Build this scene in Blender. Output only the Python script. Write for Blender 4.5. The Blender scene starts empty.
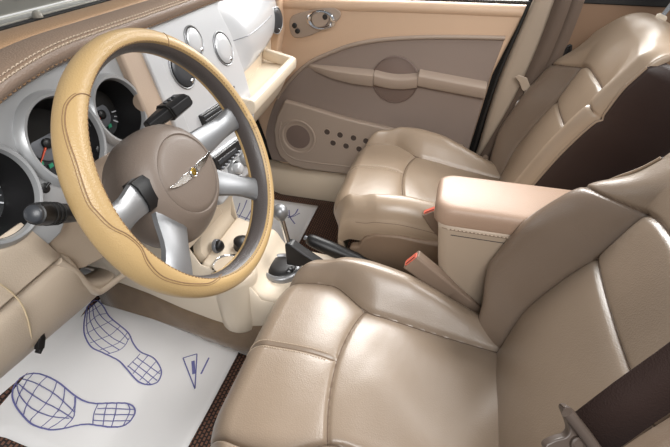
import bpy, bmesh, math, random
from mathutils import Vector, Matrix
random.seed(4)
V = Vector
SC = bpy.context.scene
COL = SC.collection
PI = math.pi

# ------------------------------------------------------------------ camera
W, H, F = 670, 447, 448.47
CP = V((-0.89424, 0.19928, 1.07799))
CR = V((0.25362909, -0.96729923, 0.00211991)).normalized()
CD = V((0.78314644, 0.20405627, -0.58740334)).normalized()
CU = CR.cross(CD).normalized()
cam = bpy.data.cameras.new('camera')
camo = bpy.data.objects.new('camera', cam)
COL.objects.link(camo)
cam.sensor_width = 36
cam.lens = F * 36 / W
cam.clip_start = 0.01
camo.matrix_world = Matrix(((CR.x, CU.x, -CD.x, CP.x), (CR.y, CU.y, -CD.y, CP.y), (CR.z, CU.z, -CD.z, CP.z), (0, 0, 0, 1)))
SC.camera = camo

# ------------------------------------------------------------------ world, lights, exposure
wd = bpy.data.worlds.new('world')
SC.world = wd
wd.use_nodes = True
bg = wd.node_tree.nodes['Background']
bg.inputs['Color'].default_value = (0.93, 0.96, 1.0, 1)
bg.inputs['Strength'].default_value = 0.30


def area(name, loc, target, sx, sy, power, color=(1, 1, 1)):
    l = bpy.data.lights.new(name, 'AREA')
    l.shape = 'RECTANGLE'
    l.size = sx
    l.size_y = sy
    l.energy = power
    l.color = color
    o = bpy.data.objects.new(name, l)
    COL.objects.link(o)
    o.location = loc
    o.rotation_euler = (V(target) - V(loc)).to_track_quat('-Z', 'Y').to_euler()
    return o


area('fill_passenger_side', (1.75, 0.40, 2.15), (0.2, 0.5, 0.4), 1.1, 0.9, 62, (1, 0.985, 0.96))  # added unseen area light, puts the sheen on the seat cushions
area('fill_beyond_passenger_door', (2.3, 0.15, 1.6), (0.35, 0.1, 0.6), 1.5, 0.7, 60, (1, 0.985, 0.96))  # added unseen light, gives passenger seat and armrest lid their gloss
area('fill_rear', (0.4, -1.3, 2.3), (0.0, 0.8, 0.7), 1.2, 0.9, 46, (1, 0.99, 0.975))  # light added behind the seats to brighten the dash face
area('fill_driver_side', (-1.9, -0.1, 2.0), (-0.2, 1.0, 0.5), 1.2, 0.9, 46, (1, 0.99, 0.975))  # added driver-side fill that lifts door, knee panels and paper
SC.view_settings.view_transform = 'Standard'
SC.view_settings.look = 'None'
SC.view_settings.exposure = 0.0
SC.view_settings.gamma = 1.0

# ------------------------------------------------------------------ helpers


def ray(px, py):
    return CD + CR * ((px - W / 2) / F) - CU * ((py - H / 2) / F)


def T(px, py, ax, val):
    """point of the plane ax = val seen at a spot of the photo"""
    v = ray(px, py)
    i = 'xyz'.index(ax)
    return CP + v * ((val - CP[i]) / v[i])


def TP(px, py, o, n):
    v = ray(px, py)
    n = V(n)
    return CP + v * ((V(o) - CP).dot(n) / v.dot(n))


def s2l(h):
    h = h.lstrip('#')
    r = []
    for i in (0, 2, 4):
        c = int(h[i:i + 2], 16) / 255
        r.append(c / 12.92 if c <= 0.04045 else ((c + 0.055) / 1.055) ** 2.4)
    return r + [1]


def mat(name, hexc, rough=0.5, metal=0.0, bump=0.0, scale=300, spec=0.5, var=0.0, vscale=6, coat=0.0, sheen=0.0, bump2=0.0, scale2=20):
    m = bpy.data.materials.new(name)
    m.use_nodes = True
    nt = m.node_tree
    b = nt.nodes['Principled BSDF']
    b.inputs['Base Color'].default_value = s2l(hexc)
    b.inputs['Roughness'].default_value = rough
    b.inputs['Metallic'].default_value = metal
    b.inputs['Specular IOR Level'].default_value = spec
    b.inputs['Coat Weight'].default_value = coat
    b.inputs['Sheen Weight'].default_value = sheen
    tc = nt.nodes.new('ShaderNodeTexCoord')
    if var:
        n = nt.nodes.new('ShaderNodeTexNoise')
        n.inputs['Scale'].default_value = vscale
        n.inputs['Detail'].default_value = 3
        nt.links.new(tc.outputs['Object'], n.inputs['Vector'])
        mx = nt.nodes.new('ShaderNodeMix')
        mx.data_type = 'RGBA'
        c = s2l(hexc)
        mx.inputs['A'].default_value = [x * (1 - var) for x in c[:3]] + [1]
        mx.inputs['B'].default_value = [min(1, x * (1 + var)) for x in c[:3]] + [1]
        nt.links.new(n.outputs['Fac'], mx.inputs['Factor'])
        nt.links.new(mx.outputs['Result'], b.inputs['Base Color'])
    last = None
    for st, scl, ty in ((bump, scale, 'v'), (bump2, scale2, 'n')):
        if not st:
            continue
        t = nt.nodes.new('ShaderNodeTexVoronoi' if ty == 'v' else 'ShaderNodeTexNoise')
        t.inputs['Scale'].default_value = scl
        nt.links.new(tc.outputs['Object'], t.inputs['Vector'])
        bp = nt.nodes.new('ShaderNodeBump')
        bp.inputs['Strength'].default_value = st
        bp.inputs['Distance'].default_value = 0.001 if ty == 'v' else 0.01
        nt.links.new(t.outputs['Distance' if ty == 'v' else 'Fac'], bp.inputs['Height'])
        if last:
            nt.links.new(last.outputs['Normal'], bp.inputs['Normal'])
        last = bp
    if last:
        nt.links.new(last.outputs['Normal'], b.inputs['Normal'])
    return m


M = {}
M['leather'] = mat('seat leather', '#8e7d6c', 0.34, spec=0.8, bump=0.2, scale=420, var=0.06, vscale=9, bump2=0.12, scale2=14)
M['leather_bolster'] = mat('taupe backrest bolster leather', '#7b6a5b', 0.33, spec=0.8, bump=0.2, scale=420, var=0.05, vscale=9, bump2=0.10, scale2=14)
M['hole_shade'] = mat('dark hole', '#4b3e37', 0.7)  # flat disc colour standing in for the shade inside the door dimples
M['leather_lit'] = mat('lit seat leather', '#a38f7a', 0.34, spec=0.8, bump=0.2, scale=420, var=0.06, vscale=9, bump2=0.12, scale2=14)  # driver seat's leather again, lightened to carry the stronger light on this seat
M['leather_dark'] = mat('taupe bolster leather', '#9c8874', 0.36, bump=0.25, scale=420, var=0.06, vscale=9, bump2=0.08, scale2=16)
M['box_lid'] = mat('armrest lid leather', '#a68b77', 0.45, bump=0.25, scale=420, var=0.06)
M['thread'] = mat('thread', '#c9b6a0', 0.7)
M['thread_dark'] = mat('brown thread', '#86694a', 0.7)
M['box_plastic'] = mat('taupe beige box plastic', '#ad9b88', 0.5, bump=0.2, scale=500)
M['rear_door'] = mat('brown rear door trim', '#82664f', 0.5, bump=0.2, scale=500)
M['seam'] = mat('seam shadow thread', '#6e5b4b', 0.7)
M['brown_vinyl'] = mat('dark brown vinyl', '#33241f', 0.5, bump=0.2, scale=400)
M['valance'] = mat('brown seat plastic', '#85705d', 0.5, bump=0.2, scale=500)
M['silver'] = mat('silver painted plastic', '#cbccce', 0.3, metal=0.25, coat=0.3)
M['silver_grey'] = mat('grey silver painted plastic', '#a4a5a6', 0.33, metal=0.35)
M['silver_matte'] = mat('satin silver spokes', '#97989a', 0.4, metal=0.7)
M['chrome'] = mat('chrome', '#e4e6e8', 0.1, metal=1.0)
M['beige'] = mat('beige plastic', '#cdbca6', 0.48, bump=0.2, scale=500)
M['beige_light'] = mat('light cream plastic', '#dccdb8', 0.42, bump=0.15, scale=500)
M['knee'] = mat('grained beige plastic', '#c3b3a0', 0.5, bump=0.25, scale=500)
M['dash_top'] = mat('tan dash vinyl', '#99816d', 0.5, bump=0.5, scale=350, var=0.05)
M['dash_edge'] = mat('taupe dash leather', '#8c796b', 0.42, bump=0.4, scale=350, var=0.05)
M['dash_back'] = mat('light tan dash vinyl', '#b7936f', 0.5, bump=0.4, scale=350)
M['door_tan'] = mat('tan door vinyl', '#cdae92', 0.5, bump=0.3, scale=400)
M['door_taupe'] = mat('taupe door cloth', '#8d7d73', 0.6, bump=0.4, scale=600)
M['door_low'] = mat('taupe door plastic', '#a49283', 0.5, bump=0.2, scale=500)
M['door_dark'] = mat('dark taupe door plastic', '#75635a', 0.55)
M['pillar'] = mat('beige pillar trim', '#ab9a88', 0.45, bump=0.2, scale=500)
M['cover'] = mat('tan leather wheel cover', '#b89a6b', 0.36, bump=0.3, scale=500, var=0.05)
M['rim'] = mat('dark grey brown leather', '#4b4543', 0.38, bump=0.3, scale=500)
M['hub'] = mat('taupe hub plastic', '#75685e', 0.45, bump=0.2, scale=600)
M['shroud'] = mat('column shroud plastic', '#b09b88', 0.48, bump=0.2, scale=600)
M['black'] = mat('black plastic', '#141314', 0.42)
M['black_matte'] = mat('matt black plastic', '#161412', 0.6)
M['dial'] = mat('dial face', '#26282a', 0.4)
M['dial_mark'] = mat('pale dial print', '#c9ccd0', 0.5)
M['red'] = mat('red plastic', '#e2705c', 0.4)
M['needle'] = mat('orange needle', '#d8502a', 0.4)
M['green'] = mat('green dial print', '#3fa07a', 0.5)
M['vent'] = mat('grey vent', '#77797e', 0.35, metal=0.3)
M['vent_dark'] = mat('dark vent', '#34363a', 0.35)
M['belt_taupe'] = mat('taupe belt webbing', '#5f4f43', 0.7, bump=0.5, scale=700)
M['belt_shaded'] = mat('shaded belt webbing', '#2e211d', 0.75, bump=0.5, scale=700, spec=0.15)  # driver belt webbing, its shade put into the base colour
M['buckle'] = mat('taupe buckle plastic', '#8f7b6b', 0.45)
M['tongue'] = mat('tongue plastic', '#53473f', 0.35)
M['paper'] = mat('white paper', '#e6e4e3', 0.75, bump2=0.35, scale2=7)
M['ink'] = mat('blue ink', '#6a6a9e', 0.8)
M['carpet'] = mat('brown carpet', '#735f4a', 0.95, bump=0.8, scale=260, var=0.25, vscale=25, sheen=0.3)
M['floor'] = mat('dark carpet', '#3a2c22', 0.95, bump=0.8, scale=260, var=0.2, vscale=30)
M['hood'] = mat('grey brown paint', '#857661', 0.6, spec=0.2)
M['cowl'] = mat('grey cowl', '#aaa79d', 0.35)
M['gold'] = mat('gold', '#d6b45a', 0.25, metal=1.0)
M['cord'] = mat('pale cord', '#d3bf9d', 0.5)


def rubber():
    m = bpy.data.materials.new('brown rubber grid')
    m.use_nodes = True
    nt = m.node_tree
    b = nt.nodes['Principled BSDF']
    b.inputs['Roughness'].default_value = 0.6
    tc = nt.nodes.new('ShaderNodeTexCoord')
    br = nt.nodes.new('ShaderNodeTexBrick')
    br.inputs['Color1'].default_value = s2l('#7c5643')
    br.inputs['Color2'].default_value = s2l('#6a4637')
    br.inputs['Mortar'].default_value = s2l('#1d120e')
    br.inputs['Scale'].default_value = 1.0
    br.inputs['Mortar Size'].default_value = 0.0022
    br.inputs['Mortar Smooth'].default_value = 0.3
    br.inputs['Brick Width'].default_value = 0.012
    br.inputs['Row Height'].default_value = 0.009
    nt.links.new(tc.outputs['Object'], br.inputs['Vector'])
    nt.links.new(br.outputs['Color'], b.inputs['Base Color'])
    bp = nt.nodes.new('ShaderNodeBump')
    bp.inputs['Strength'].default_value = 0.6
    bp.inputs['Distance'].default_value = 0.003
    bp.invert = True
    nt.links.new(br.outputs['Fac'], bp.inputs['Height'])
    nt.links.new(bp.outputs['Normal'], b.inputs['Normal'])
    return m


M['rubber'] = rubber()


def glass():
    m = bpy.data.materials.new('window glass')
    m.use_nodes = True
    nt = m.node_tree
    nt.nodes.remove(nt.nodes['Principled BSDF'])
    t = nt.nodes.new('ShaderNodeBsdfTransparent')
    g = nt.nodes.new('ShaderNodeBsdfGlossy')
    g.inputs['Roughness'].default_value = 0.02
    mx = nt.nodes.new('ShaderNodeMixShader')
    fr = nt.nodes.new('ShaderNodeFresnel')
    fr.inputs['IOR'].default_value = 1.12
    nt.links.new(fr.outputs[0], mx.inputs[0])
    nt.links.new(t.outputs[0], mx.inputs[1])
    nt.links.new(g.outputs[0], mx.inputs[2])
    nt.links.new(mx.outputs[0], nt.nodes['Material Output'].inputs['Surface'])
    return m


M['glass'] = glass()


def thing(name, label, cat, loc=(0, 0, 0), group=None):
    o = bpy.data.objects.new(name, None)
    COL.objects.link(o)
    o.empty_display_size = 0.05
    o.location = loc
    o['label'] = label
    o['category'] = cat
    if group:
        o['group'] = group
    return o


def tag(o, label, cat, group=None):
    o['label'] = label
    o['category'] = cat
    if group:
        o['group'] = group
    return o


def obj(name, verts, faces, m, parent=None, smooth=True, bevel=0.0, seg=2, angle=35, label=None, solid=0.0, sub=0):
    me = bpy.data.meshes.new(name)
    vs = [V(v) for v in verts]
    if parent is not None:
        off = V(parent.location)
        p = parent.parent
        while p is not None:
            off = off + V(p.location)
            p = p.parent
        vs = [v - off for v in vs]
    me.from_pydata([tuple(v) for v in vs], [], faces)
    bm = bmesh.new()
    bm.from_mesh(me)
    bmesh.ops.remove_doubles(bm, verts=bm.verts, dist=1e-6)
    bmesh.ops.recalc_face_normals(bm, faces=bm.faces)
    bm.to_mesh(me)
    bm.free()
    me.materials.append(m if not isinstance(m, str) else M[m])
    o = bpy.data.objects.new(name, me)
    COL.objects.link(o)
    if parent is not None:
        o.parent = parent
    if solid:
        md = o.modifiers.new('s', 'SOLIDIFY')
        md.thickness = solid
        md.offset = 0
    if bevel:
        md = o.modifiers.new('b', 'BEVEL')
        md.width = bevel
        md.segments = seg
        md.limit_method = 'ANGLE'
        md.angle_limit = math.radians(angle)
        md.harden_normals = True
    if sub:
        md = o.modifiers.new('u', 'SUBSURF')
        md.levels = sub
        md.render_levels = sub
    if smooth:
        for p in me.polygons:
            p.use_smooth = True
        if not sub:
            me.set_sharp_from_angle(angle=math.radians(40 if (bevel or solid) else 48))
    if label:
        o['label'] = label
    return o


class MB:
    def __init__(s):
        s.v = []
        s.f = []

    def add(s, vs, fs):
        n = len(s.v)
        s.v += [V(v) for v in vs]
        s.f += [tuple(i + n for i in f) for f in fs]
        return s

    def grid(s, P, cu=False, cv=False, cap=False):
        nu, nv = len(P), len(P[0])
        fs = []
        for i in range(nu if cu else nu - 1):
            for j in range(nv if cv else nv - 1):
                a, b = i, (i + 1) % nu
                c, d = j, (j + 1) % nv
                fs.append((a * nv + c, b * nv + c, b * nv + d, a * nv + d))
        if cap:
            fs.append(tuple(range(nv)))
            fs.append(tuple((nu - 1) * nv + j for j in range(nv)))
        return s.add([p for r in P for p in r], fs)

    def tube(s, pts, r, n=8, closed=False):
        pts = [V(p) for p in pts]
        rs = r if isinstance(r, (list, tuple)) else [r] * len(pts)
        rows = []
        prev = None
        N = len(pts)
        for i, p in enumerate(pts):
            t = (pts[(i + 1) % N if closed else min(i + 1, N - 1)] - pts[(i - 1) % N if closed else max(i - 1, 0)])
            t = t.normalized() if t.length > 1e-9 else V((0, 0, 1))
            if prev is None:
                a = t.cross(V((0, 0, 1)))
                if a.length < 0.1:
                    a = t.cross(V((1, 0, 0)))
            else:
                a = prev - t * prev.dot(t)
            a.normalize()
            prev = a
            b = t.cross(a)
            rows.append([p + (a * math.cos(2 * PI * k / n) + b * math.sin(2 * PI * k / n)) * rs[i] for k in range(n)])
        return s.grid(rows, cu=closed, cv=True, cap=not closed)

    def lathe(s, o, ax, prof, n=40, ex=None, sq=0.0, sy=1.0):
        """prof: list of (radius, height along ax)"""
        ax = V(ax).normalized()
        e1 = V(ex) if ex else ax.orthogonal()
        e1 = (e1 - ax * e1.dot(ax)).normalized()
        e2 = ax.cross(e1)
        rows = []
        for r, h in prof:
            row = []
            for k in range(n):
                a = 2 * PI * k / n
                c, q = math.cos(a), math.sin(a)
                if sq:
                    e = 1 - sq
                    c = math.copysign(abs(c) ** e, c)
                    q = math.copysign(abs(q) ** e, q)
                row.append(V(o) + ax * h + (e1 * c + e2 * q * sy) * r)
            rows.append(row)
        return s.grid(rows, cv=True, cap=True)

    def prism(s, pts, d):
        pts = [V(p) for p in pts]
        d = V(d)
        n = len(pts)
        fs = [tuple(range(n)), tuple(range(2 * n - 1, n - 1, -1))]
        for i in range(n):
            j = (i + 1) % n
            fs.append((i, i + n, j + n, j))
        return s.add(pts + [p + d for p in pts], fs)

    def box(s, c, hx, hy, hz, R=None):
        R = R or Matrix.Identity(3)
        c = V(c)
        vs = [c + R @ V((x * hx, y * hy, z * hz)) for x in (-1, 1) for y in (-1, 1) for z in (-1, 1)]
        return s.add(vs, [(0, 1, 3, 2), (4, 6, 7, 5), (0, 4, 5, 1), (2, 3, 7, 6), (0, 2, 6, 4), (1, 5, 7, 3)])

    def build(s, name, m, parent=None, **k):
        return obj(name, s.v, s.f, m, parent, **k)


def lerp(a, b, t):
    return a + (b - a) * t


def sm(t):
    t = max(0.0, min(1.0, t))
    return t * t * (3 - 2 * t)


def itp(x, tab):
    """smooth (monotone-limited cubic) interpolation of a table"""
    n = len(tab)
    if x <= tab[0][0]:
        return tab[0][1]
    if x >= tab[-1][0]:
        return tab[-1][1]
    i = 0
    while x > tab[i + 1][0]:
        i += 1

    def sl(k):
        return (tab[k + 1][1] - tab[k][1]) / (tab[k + 1][0] - tab[k][0])

    def tan(k):
        if k == 0:
            return sl(0)
        if k == n - 1:
            return sl(n - 2)
        a, b = sl(k - 1), sl(k)
        return 0.0 if a * b <= 0 else 2 * a * b / (a + b)
    h = tab[i + 1][0] - tab[i][0]
    t = (x - tab[i][0]) / h
    m0, m1 = tan(i) * h, tan(i + 1) * h
    y0, y1 = tab[i][1], tab[i + 1][1]
    return (2 * t ** 3 - 3 * t * t + 1) * y0 + (t ** 3 - 2 * t * t + t) * m0 + (-2 * t ** 3 + 3 * t * t) * y1 + (t ** 3 - t * t) * m1


def spl(pts, n=8, closed=False):
    """Catmull-Rom through points"""
    P = [V(p) for p in pts]
    N = len(P)
    out = []
    for i in range(N if closed else N - 1):
        g = lambda k: P[k % N] if closed else P[max(0, min(N - 1, k))]
        a, b, c, d = g(i - 1), g(i), g(i + 1), g(i + 2)
        for j in range(n):
            t = j / n
            out.append(0.5 * ((2 * b) + (c - a) * t + (2 * a - 5 * b + 4 * c - d) * t * t + (3 * b - a - 3 * c + d) * t ** 3))
    if not closed:
        out.append(P[-1])
    return out


def resample(pts, step, closed=False):
    out = [pts[0]]
    acc = 0.0
    L = list(pts) + ([pts[0]] if closed else [])
    for a, b in zip(L, L[1:]):
        d = (b - a).length
        while acc + d >= step:
            t = (step - acc) / d
            a = a + (b - a) * t
            out.append(a)
            d = (b - a).length
            acc = 0.0
        acc += d
    return out


def stitches(name, pts, m, parent, step=0.007, frac=0.62, r=0.0008, lift=(0, 0, 0)):
    pts = resample([V(p) for p in pts], step)
    mb = MB()
    for a, b in zip(pts, pts[1:]):
        mid = a + (b - a) * frac
        l = V(lift)
        mb.tube([a - l * 0.3, a + (mid - a) * 0.3 + l, a + (mid - a) * 0.7 + l, mid - l * 0.3], r, n=5)
    o = mb.build(name, m, parent)
    return o


def struct(o):
    o['kind'] = 'structure'
    return o


# ------------------------------------------------------------------ structure: floor, sill, windscreen
def floorz(y):
    z = 0.02
    if y > 0.85:
        z += (min(y, 1.12) - 0.85) * 0.30
    if y > 1.12:
        z += (y - 1.12) * 0.9
    return z


def TF(px, py, lift=0.0):
    v = ray(px, py)
    t = 0.3
    while t < 6:
        p = CP + v * t
        if p.z <= floorz(p.y) + lift:
            break
        t += 0.0015
    return V((p.x, p.y, floorz(p.y) + lift))


ys = [-1.2, -0.6, 0, 0.4, 0.7, 0.85, 0.95, 1.05, 1.12, 1.2, 1.3, 1.45]
mb = MB().grid([[(x, y, floorz(y)) for x in (-0.78, -0.17, 0.1, 0.72)] for y in ys])
mb.grid([[(x, y, floorz(y) - 0.03) for x in (-0.78, -0.17, 0.1, 0.72)] for y in ys])
struct(mb.build('floor', 'floor'))
# firewall behind the dashboard
struct(MB().box((0, 1.47, 0.55), 0.8, 0.02, 0.42).build('wall_front', 'black_matte'))


def prism_struct(name, pts, d, m, bevel=0.004):
    return struct(MB().prism(pts, d).build(name, m, bevel=bevel))


struct(MB().prism([(0.755, -1.2, 0.0), (0.755, 1.45, 0.0), (0.755, 1.45, 0.88), (0.755, 0.95, 0.80), (0.755, -1.2, 0.84)], (0.02, 0, 0)).build('wall_right', 'black_matte'))
# right door sill
prism_struct('trim_1', [(0.68, -0.9, 0.02), (0.68, 1.2, 0.02), (0.665, 1.2, 0.06), (0.70, 1.2, 0.15), (0.70, -0.9, 0.15), (0.665, -0.9, 0.06)][:0] or
             [(0.668, -1.0, 0.0), (0.668, -1.0, 0.10), (0.685, -1.0, 0.135), (0.74, -1.0, 0.15), (0.76, -1.0, 0.0)], (0, 2.2, 0), 'beige', 0.01)
# left sill
prism_struct('trim_2', [(-0.62, -1.0, 0.0), (-0.62, -1.0, 0.10), (-0.66, -1.0, 0.13), (-0.76, -1.0, 0.14), (-0.78, -1.0, 0.0)], (0, 2.3, 0), 'black_matte', 0.01)

# windscreen: glass pane standing on a grey cowl strip, bonnet beyond
ws = MB().grid([[(x, 0.975 - 0.68 * t, 0.91 + 0.42 * t) for t in (0, 0.5, 1)] for x in [i * 0.1 - 0.8 for i in range(17)]])
struct(ws.build('window_1', 'glass'))
cw = thing('windscreen_cowl', 'grey windscreen cowl strip with small wiper pin at foot of windscreen', 'cowl', (0, 1.0, 0.9))
for nm, ya, yb, za, zb, m_ in (('gasket', 0.936, 0.948, 0.892, 0.902, 'black_matte'), ('strip', 0.950, 1.035, 0.894, 0.904, 'cowl'), ('rib', 0.985, 0.992, 0.904, 0.909, 'silver'), ('rear_gasket', 1.035, 1.045, 0.894, 0.907, 'black_matte')):
    MB().prism([(-0.78, ya, za), (-0.78, yb, za), (-0.78, yb, zb), (-0.78, ya, zb)], (1.5, 0, 0)).build(nm, m_, cw, bevel=0.002)
wp = T(37, 15, 'z', 0.906)
MB().lathe((wp.x, wp.y, 0.902), (0, 0, 1), [(0.009, 0), (0.009, 0.005), (0.006, 0.010), (0.002, 0.012)], 20).build('wiper_pin', 'cowl', cw)
hd = MB().grid([[(x, y, 0.85 + 0.045 * math.cos(x * 1.4) + 0.02 * min(1, (y - 1.05) / 0.3)) for x in [i * 0.1 - 1.0 for i in range(21)]] for y in [1.055 + 0.1 * k for k in range(12)]])
tag(hd.build('car_bonnet', 'hood', solid=0.02), 'grey brown car bonnet seen through the windscreen', 'bonnet')

# ------------------------------------------------------------------ dashboard
DO, DN = V((0, 0.75, 0.78)), V((0, -1, 0.3)).normalized()


def DP(px, py, off=0.0):
    return TP(px, py, DO + DN * off, DN)


def DX(x, z, off=0.0):
    """point on the dash face: x, height z, off = out towards the seats"""
    return V((x, 0.75 + 0.3 * (z - 0.78), z)) + DN * off


EXX = V((1, 0, 0))
EZZ = DN.cross(EXX).normalized()
if EZZ.z < 0:
    EZZ = -EZZ
dash = thing('dashboard', 'tan and silver dashboard with round gauges and stitched leather edge', 'dashboard', (0, 0.9, 0.5))

# top pad: one profile swept along x
prof_top = [(0.800, 0.872), (0.775, 0.872), (0.762, 0.880), (0.757, 0.893)]
x0, x1 = -0.78, 0.75


def sweep(prof, name, m, bx0=x0, bx1=x1, n=30, **k):
    rows = []
    for i in range(n + 1):
        x = lerp(bx0, bx1, i / n)
        dz = 0.75 * max(0, -0.30 - x) ** 2
        rows.append([(x, y, z - dz * sm((0.93 - y) / 0.12)) for y, z in prof])
    return MB().grid(rows).build(name, m, dash, **k)


sweep([(0.83, 0.872), (0.782, 0.872), (0.768, 0.876), (0.756, 0.885), (0.751, 0.896), (0.755, 0.9035)], 'leather_edge', 'dash_edge', sub=1)
sweep([(0.755, 0.9035), (0.762, 0.9075), (0.78, 0.910), (0.80, 0.910), (0.826, 0.909), (0.830, 0.906), (0.832, 0.898)], 'top_pad', 'dash_top', sub=1)
sweep([(0.831, 0.890), (0.8325, 0.9045), (0.837, 0.9090), (0.88, 0.908), (0.90, 0.906), (0.935, 0.900), (0.95, 0.89)], 'rear_shelf', 'dash_back', sub=1)
stitches('stitching', [(x0 + 0.01 * i, 0.7545, 0.9045 -0.75 * max(0, -0.30 - (x0 + 0.01 * i)) ** 2) for i in range(150)], 'thread', dash, 0.008, 0.7, 0.0012, (0, -0.0006, 0.0012))
stitches('stitching', [(x0 + 0.01 * i, 0.7605, 0.9080 -0.75 * max(0, -0.30 - (x0 + 0.01 * i)) ** 2) for i in range(150)], 'thread', dash, 0.008, 0.7, 0.0009, (0, 0, 0.001))
stitches('stitching', [(x0 + 0.01 * i, 0.7570, 0.8850 -0.75 * max(0, -0.30 - (x0 + 0.01 * i)) ** 2) for i in range(150)], 'thread_dark', dash, 0.009, 0.55, 0.0010, (0, -0.001, -0.0006))


def plate(name, pts, off, th, m, parent=None, bevel=0.004, **k):
    """pts in photo pixels (tuple of 2) or ('w', x, z); th = thickness going away from the seats"""
    P = []
    for p in pts:
        P.append(DX(p[1], p[2], off) if p[0] == 'w' else DP(p[0], p[1], off))
    return MB().prism(P, -DN * th).build(name, m, parent or dash, bevel=bevel, **k)


def w(*a):
    return [('w', x, z) for x, z in a]


# dark core that closes the dashboard body behind the faces
MB().prism([(-0.76, 0.80, 0.86), (-0.76, 0.775, 0.66), (-0.76, 0.86, 0.62), (-0.76, 1.15, 0.62), (-0.76, 1.15, 0.87)], (0.55, 0, 0)).build('core', 'black_matte', dash)
MB().prism([(-0.21, 0.88, 0.86), (-0.21, 0.88, 0.66), (-0.21, 0.88, 0.50), (-0.21, 1.15, 0.48), (-0.21, 1.15, 0.87)], (0.93, 0, 0)).build('core', 'black_matte', dash)


def ring_hole_plate(name, outline, holes, off, th, m, parent=None):
    """flat plate with round holes, triangulated by bmesh; outline and holes as (x, s) on the dash face"""
    bm = bmesh.new()
    es = []

    def loop(pts):
        vs = [bm.verts.new(DX(0, 0.78) + EXX * a + EZZ * b + DN * off) for a, b in pts]
        for i in range(len(vs)):
            es.append(bm.edges.new((vs[i], vs[(i + 1) % len(vs)])))
    loop(outline)
    for cx, cz, r in holes:
        loop([(cx + r * math.cos(2 * PI * k / 48), cz + r * math.sin(2 * PI * k / 48)) for k in range(48)])
    bmesh.ops.triangle_fill(bm, use_beauty=True, use_dissolve=False, edges=es)
    # drop faces lying inside holes
    for f in list(bm.faces):
        c = f.calc_center_median() - DO
        a, b = c.dot(EXX), c.dot(EZZ)
        if any((a - cx) ** 2 + (b - cz) ** 2 < (r * 0.97) ** 2 for cx, cz, r in holes):
            bm.faces.remove(f)
    bm.normal_update()
    r = bmesh.ops.extrude_face_region(bm, geom=list(bm.faces))
    for g in r['geom']:
        if isinstance(g, bmesh.types.BMVert):
            g.co -= DN * th
    vs = [v.co.copy() for v in bm.verts]
    bm.verts.index_update()
    fs = [tuple(v.index for v in f.verts) for f in bm.faces]
    bm.free()
    return obj(name, vs, fs, m, parent or dash, bevel=0.002)


# gauge cluster (x, s on the dash face)
GA = [(-0.540, -0.008, 0.060), (-0.398, 0.003, 0.0625), (-0.274, 0.0, 0.053)]
outl = [(-0.76, 0.085), (-0.47, 0.092), (-0.33, 0.106), (-0.20, 0.106), (-0.20, -0.02), (-0.235, -0.07), (-0.33, -0.10), (-0.44, -0.078), (-0.49, -0.105), (-0.62, -0.115), (-0.76, -0.10)]
cl = ring_hole_plate('gauge_cluster', outl, GA, 0.0, 0.02, 'silver_grey')
for i, (gx, gs, gr) in enumerate(GA):
    o = DX(0, 0.78) + EXX * gx + EZZ * gs
    g = MB().lathe(o, DN, [(gr + 0.004, -0.015), (gr + 0.009, 0.0), (gr + 0.008, 0.009), (gr + 0.003, 0.013), (gr - 0.001, 0.011), (gr - 0.003, 0.004)], 56)
    g = MB()
    prof = [(gr + 0.012, -0.002), (gr + 0.009, 0.007), (gr + 0.004, 0.0125), (gr + 0.000, 0.012), (gr - 0.002, 0.006), (gr - 0.002, -0.004)]
    e1, e2 = EXX, EZZ
    g.grid([[o + DN * h + (e1 * math.cos(2 * PI * k / 64) + e2 * math.sin(2 * PI * k / 64)) * r for k in range(64)] for r, h in prof], cv=True)
    bz = g.build('gauge_bezel', 'silver_grey', dash)
    b = MB().grid([[o + DN * h + (e1 * math.cos(2 * PI * k / 64) + e2 * math.sin(2 * PI * k / 64)) * r for k in range(64)] for r, h in [(gr - 0.002, 0.004), (gr - 0.005, -0.01), (gr - 0.014, -0.045)]], cv=True)
    b.build('gauge_well', 'black', dash)
    fo = o - DN * 0.042
    MB().lathe(fo, DN, [(gr - 0.01, -0.004), (gr - 0.01, 0)], 48).build('gauge_face', 'dial', dash)
    mk = MB()
    for k in range(19):
        a = math.radians(220 - k * 260 / 18)
        d = e1 * math.cos(a) + e2 * math.sin(a)
        t = e2 * math.cos(a) - e1 * math.sin(a)
        c = fo + DN * 0.0015 + d * (gr * 0.66)
        l, wd_ = (0.006, 0.0011) if k % 2 == 0 else (0.0035, 0.0007)
        mk.add([c - d * l - t * wd_, c + d * l - t * wd_, c + d * l + t * wd_, c - d * l + t * wd_], [(0, 1, 2, 3)])
    mk.build('dial_marks', 'dial_mark', dash)
    MB().lathe(fo, DN, [(gr * 0.42, 0), (gr * 0.42, 0.003), (gr * 0.38, 0.004)], 40).build('dial_ring', 'vent', dash)
    a = math.radians(205 if i != 1 else 215)
    d = e1 * math.cos(a) + e2 * math.sin(a)
    MB().tube([fo + DN * 0.006 - d * 0.006, fo + DN * 0.006 + d * gr * 0.62], [0.0022, 0.0008], 8).build('needle', 'needle', dash)
    MB().lathe(fo, DN, [(0.008, 0.003), (0.008, 0.009), (0.005, 0.011)], 20).build('needle_cap', 'black', dash)
    gl = MB()
    for k, (px, py) in enumerate([(-0.4, -0.35), (-0.2, -0.5), (0.15, -0.45)]):
        c = fo + DN * 0.002 + e1 * gr * px + e2 * gr * py
        gl.box(c, 0.004, 0.0008, 0.003)
    gl.build('tell_tales', 'green', dash)
for (px, py) in ((45, 188), (100, 150)):
    c = DP(px, py)
    MB().lathe(c, DN, [(0.0075, -0.004), (0.0075, 0.0008), (0.006, 0.0015)], 20).build('reset_button', 'black', dash)
    MB().tube([c + DN * 0.001, c + DN * 0.001 + EXX * 0.013 + EZZ * 0.004], 0.0022, 8).build('button_slot', 'black', dash)

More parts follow.
